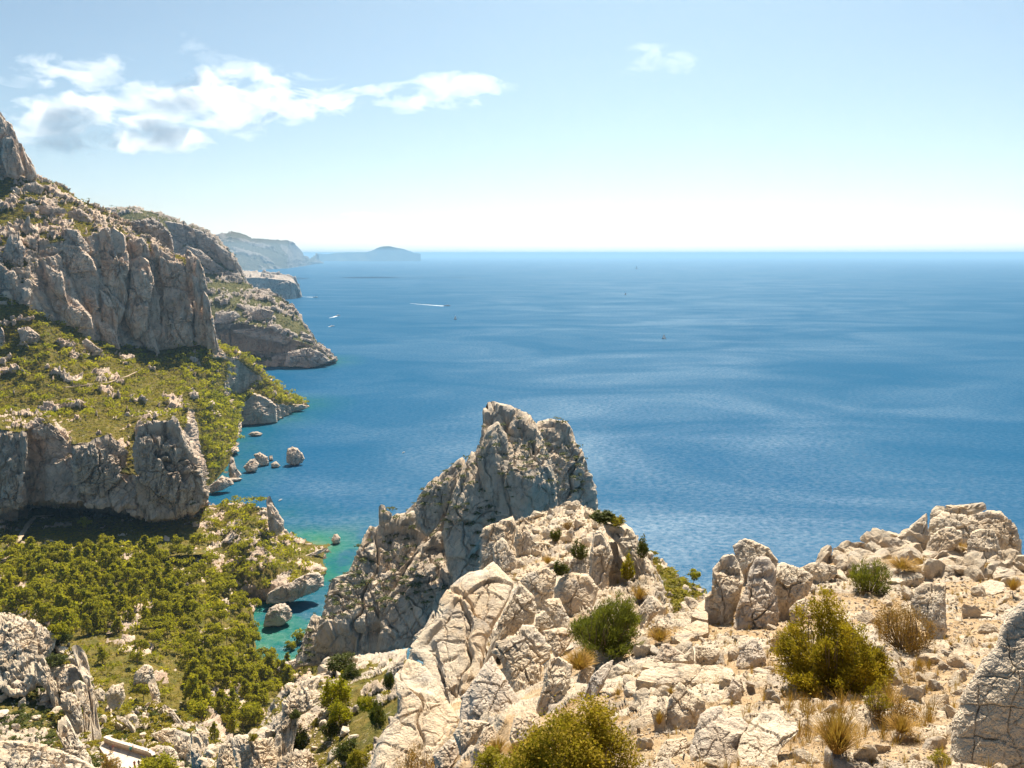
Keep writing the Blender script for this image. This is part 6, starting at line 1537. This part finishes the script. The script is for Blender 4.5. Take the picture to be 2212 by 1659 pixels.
def prism(x0, x1, z0, z1, w0, w1, rake=0.3):
    V = [(x0, -w0, z0), (x1, -w0, z0), (x1, w0, z0), (x0, w0, z0), (x0 + rake * 0.3, -w1, z1), (x1 - rake, -w1, z1), (x1 - rake, w1, z1), (x0 + rake * 0.3, w1, z1)]
    return np.array(V), np.array([(0, 1, 2, 3), (4, 7, 6, 5), (0, 4, 5, 1), (1, 5, 6, 2), (2, 6, 7, 3), (3, 7, 4, 0)])
def motorboat(x, y, L, rz, label, wake=None):
    C = at_z(x * VS, y * VS, 0.0); e = empty("motorboat", tuple(C + [0, 0, 0.25])); e.rotation_euler = (0, 0, rz)
    v, f = hull(L, L * 0.3, L * 0.10); build("hull", v, f, m_white, False, parent=e)
    v, f = prism(-L * 0.12, L * 0.22, L * 0.10, L * 0.19, L * 0.11, L * 0.08, L * 0.08); build("cabin", v, f, m_white, False, parent=e)
    v, f = prism(-L * 0.11, L * 0.225, L * 0.135, L * 0.175, L * 0.113, L * 0.09, L * 0.05); build("window", v, f, m_glass, False, parent=e)
    v, f = prism(-L * 0.46, -L * 0.30, L * 0.08, L * 0.13, L * 0.09, L * 0.08, 0.1); build("sun_deck", v, f, m_hull, False, parent=e)
    tag(e, label, "boat")
    if wake:
        q = at_z(np.array([w[0] for w in wake]) * VS, np.array([w[1] for w in wake]) * VS, 0.12); t = np.linspace(0, 1, len(q))
        dd = np.gradient(q, axis=0); s_ = np.stack([-dd[:, 1], dd[:, 0], np.zeros(len(dd))], -1); s_ /= np.linalg.norm(s_, axis=1, keepdims=True)
        w = (L * 0.32 * (1 - 0.85 * t))[:, None]
        n_ = 40; tt = np.linspace(0, len(q) - 1, n_); Q = np.stack([np.interp(tt, range(len(q)), q[:, i]) for i in range(3)], -1); S = np.stack([np.interp(tt, range(len(q)), (s_ * w)[:, i]) for i in range(3)], -1)
        jit = (0.75 + 0.5 * RNG.random(n_))[:, None]
        o = build("wake", np.stack([Q - S * jit, Q + S * jit], 1).reshape(-1, 3), grid_faces(n_, 2), m_foam, True); tag(o, "foam wake trailing the " + label, None, None, "stuff")
def sailboat(x, y, L, rz, label):
    C = at_z(x * VS, y * VS, 0.0); e = empty("sailboat", tuple(C + [0, 0, 0.2])); e.rotation_euler = (0, 0, rz)
    v, f = hull(L, L * 0.28, L * 0.09); build("hull", v, f, m_hull, False, parent=e)
    v, f = tube([(L * 0.08, 0, 0), (L * 0.08, 0, L * 1.25)], L * 0.012, L * 0.008, 6); build("mast", v, f, m_metal, True, parent=e)
    v, f = tube([(L * 0.08, 0, L * 0.2), (-L * 0.42, 0.1 * L, L * 0.2)], L * 0.01, L * 0.008, 6); build("boom", v, f, m_metal, True, parent=e)
    def sail(a, b, c, belly):
        n = 8; V = []
        for i in range(n):
            for j in range(n):
                u, w_ = i / (n - 1), j / (n - 1); p = np.array(a) * (1 - u) + (np.array(b) * (1 - w_) + np.array(c) * w_) * u
                p[1] += belly * u * (1 - u) * 4 * 0.25 + belly * w_ * (1 - w_) * u; V.append(p)
        return np.array(V), grid_faces(n, n)
    v, f = sail((L * 0.07, 0, L * 1.2), (L * 0.07, 0, L * 0.22), (-L * 0.42, 0.1 * L, L * 0.22), L * 0.1)
    o = build("mainsail", v, f, m_sail, True, parent=e); o.modifiers.new("cloth", 'SOLIDIFY').thickness = 0.03
    v, f = sail((L * 0.09, 0, L * 1.1), (L * 0.48, 0, L * 0.14), (L * 0.10, 0.08 * L, L * 0.2), L * 0.1)
    o = build("jib", v, f, m_sail, True, parent=e); o.modifiers.new("cloth", 'SOLIDIFY').thickness = 0.03
    v, f = prism(-L * 0.2, L * 0.15, L * 0.08, L * 0.13, L * 0.07, L * 0.05, L * 0.08); build("cabin", v, f, m_white, False, parent=e)
    tag(e, label, "boat")
motorboat(966, 661, 26, 0.0, "white motorboat speeding right with a long foam wake", [(958, 661), (930, 659), (908, 657.3), (885, 655.4)])
motorboat(682, 642.5, 24, 0.0, "white motorboat just clear of the sheer cliff cape", [(677, 642), (664, 641.5), (650, 641)])
motorboat(730, 682, 16, 0.6, "small motorboat with a short wake off the second headland", [(727, 683), (720, 685), (711, 687)])
motorboat(717, 705, 15, 0.3, "small white boat nearest the second headland", [(714, 705.5), (708, 706)])
motorboat(606, 1081, 4.4, 1.2, "little white boat moored by the slender rock pillar")
sailboat(984, 690, 12, 2.6, "white sailed yacht behind the speeding motorboat's track")
sailboat(1434.5, 732, 11, 2.9, "white sailed yacht alone in the middle of the bay")
sailboat(1351, 637, 12, 0.5, "tiny sailboat farther out near the glittering band")
sailboat(1375, 581, 40, 0.4, "tall sailing vessel far out near the horizon")
motorboat(973, 568, 40, 0.1, "ship speck just below the horizon")
motorboat(872, 978, 4.0, 1.0, "tiny dark speck of a boat left of the pinnacle")
# ------------------------------------------------------------------ clouds (fog-like bodies with broken edges, high above the haze)
def cloud_material(name, dens, size, thr=0.30):
    m = bpy.data.materials.new(name); m.use_nodes = True; nt = m.node_tree; nt.nodes.clear(); t = NT(nt)
    out = nt.nodes.new("ShaderNodeOutputMaterial"); pv = nt.nodes.new("ShaderNodeVolumePrincipled")
    tc_ = t.n("TexCoord").outputs["Object"]
    ln = t.n("VectorMath", operation='LENGTH'); t.l(tc_, ln.inputs[0])
    fall = t.math('SUBTRACT', 1.0, ln.outputs["Value"])
    nz = t.noise(t.mapping(t.pos(), (0.62, 0.62, 1.25)), 1.0 / size, 8, 0.62, 0.35)
    big = t.math('ADD', t.math('MULTIPLY', fall, 1.0), t.math('MULTIPLY', t.math('SUBTRACT', nz, 0.5), 4.0))
    d_ = t.ramp(big, [(thr, 0.0), (thr + 0.22, 1.0)])
    t.l(t.math('MULTIPLY', d_, dens), pv.inputs["Density"])
    pv.inputs["Color"].default_value = (0.99, 0.99, 1.0, 1); pv.inputs["Anisotropy"].default_value = 0.45
    t.l(pv.outputs[0], out.inputs["Volume"])
    try: m.cycles.volume_step_rate = 0.35
    except Exception: pass
    return m
m_cloud = cloud_material("cloud_body", 0.0013, 300.0, 0.36)
m_wisp = cloud_material("cloud_wisp", 0.0005, 240.0, 0.40)
def ico(name):
    bm = bmesh.new(); bmesh.ops.create_icosphere(bm, subdivisions=3, radius=1.0); me = bpy.data.meshes.new(name); bm.to_mesh(me); bm.free(); return me
PUFF = {0: ico("puff"), 1: ico("puff")}
PUFF[0].materials.append(m_cloud); PUFF[1].materials.append(m_wisp)
def cloud(label, puffs, Y, wisp=0, tiltd=0.0):
    c0 = at_Y(puffs[0][0] * VS, puffs[0][1] * VS, Y); e = empty("cloud", tuple(c0)); tag(e, label, "cloud")
    for (x, y, rx, ry) in puffs:
        c = at_Y(x * VS, y * VS, Y); k = np.linalg.norm(c - [0, 0, EYE]) / FPX * VS
        o = obj("puff", PUFF[wisp], e, c - c0); o.scale = (rx * k, rx * k * 0.4, ry * k); o.rotation_euler = (0, tiltd, -0.1)
cloud("long white cumulus with a grey belly over the massif", [(180, 272, 205, 62), (360, 245, 240, 70), (540, 215, 230, 58), (510, 165, 110, 42), (90, 262, 120, 42), (300, 300, 190, 36), (690, 205, 100, 34)], 9000, 0, 0.0)
cloud("smaller broken cumulus right of the long cloud", [(850, 216, 100, 36), (975, 198, 120, 42)], 9400)
cloud("flat little cloud above the massif at upper left", [(150, 156, 160, 34)], 9800)
cloud("wisp of cloud trailing above the long cumulus", [(408, 98, 55, 30), (440, 125, 40, 26)], 9300, 1)
cloud("faint puff right of the broken cumulus", [(1105, 186, 50, 20)], 9600, 1)
cloud("faint lone wisp high over the open sea", [(1425, 130, 95, 42)], 9600, 1)
cloud("thin low cloud streak over the far island", [(790, 467, 60, 14), (885, 473, 40, 9)], 40000, 1)
# ------------------------------------------------------------------ thin high veil of ice cloud that pales the low sky
def layer_mesh(name, r, z0, z1):
    V = np.array([(-r, -r, z0), (r, -r, z0), (r, r, z0), (-r, r, z0), (-r, -r, z1), (r, -r, z1), (r, r, z1), (-r, r, z1)], float)
    return build(name, V, np.array([(0, 3, 2, 1), (4, 5, 6, 7), (0, 1, 5, 4), (1, 2, 6, 5), (2, 3, 7, 6), (3, 0, 4, 7)]), None, False)
veil = layer_mesh("cirrus_veil", 1.5e6, 6000, 6600)
m = bpy.data.materials.new("ice_cloud"); m.use_nodes = True; nt = m.node_tree; nt.nodes.clear()
out = nt.nodes.new("ShaderNodeOutputMaterial"); pv7 = nt.nodes.new("ShaderNodeVolumePrincipled")
pv7.inputs["Color"].default_value = (1.0, 0.965, 0.94, 1); pv7.inputs["Density"].default_value = 6.0e-5; pv7.inputs["Anisotropy"].default_value = 0.45
nt.links.new(pv7.outputs[0], out.inputs["Volume"]); veil.data.materials.append(m)
tag(veil, "thin even veil of high cloud whitening the lower sky", "cloud", None, "stuff")
# ------------------------------------------------------------------ air
def box_mesh(name, lo, hi):
    (x0, y0, z0), (x1, y1, z1) = lo, hi
    V = [(x0, y0, z0), (x1, y0, z0), (x1, y1, z0), (x0, y1, z0), (x0, y0, z1), (x1, y0, z1), (x1, y1, z1), (x0, y1, z1)]
    return build(name, np.array(V), np.array([(0, 3, 2, 1), (4, 5, 6, 7), (0, 1, 5, 4), (1, 2, 6, 5), (2, 3, 7, 6), (3, 0, 4, 7)]), None, False)
hz = box_mesh("haze", (-104000, -104000, -60), (104000, 104000, 390))
m = bpy.data.materials.new("air"); m.use_nodes = True; nt = m.node_tree; nt.nodes.clear()
out = nt.nodes.new("ShaderNodeOutputMaterial"); pv = nt.nodes.new("ShaderNodeVolumePrincipled")
pv.inputs["Color"].default_value = (0.30, 0.51, 0.71, 1); pv.inputs["Density"].default_value = 4.8e-5; pv.inputs["Anisotropy"].default_value = 0.25
nt.links.new(pv.outputs[0], out.inputs["Volume"])
hz.data.materials.append(m)
tag(hz, "thin pale blue sea air veiling the far coast", "haze", None, "stuff")
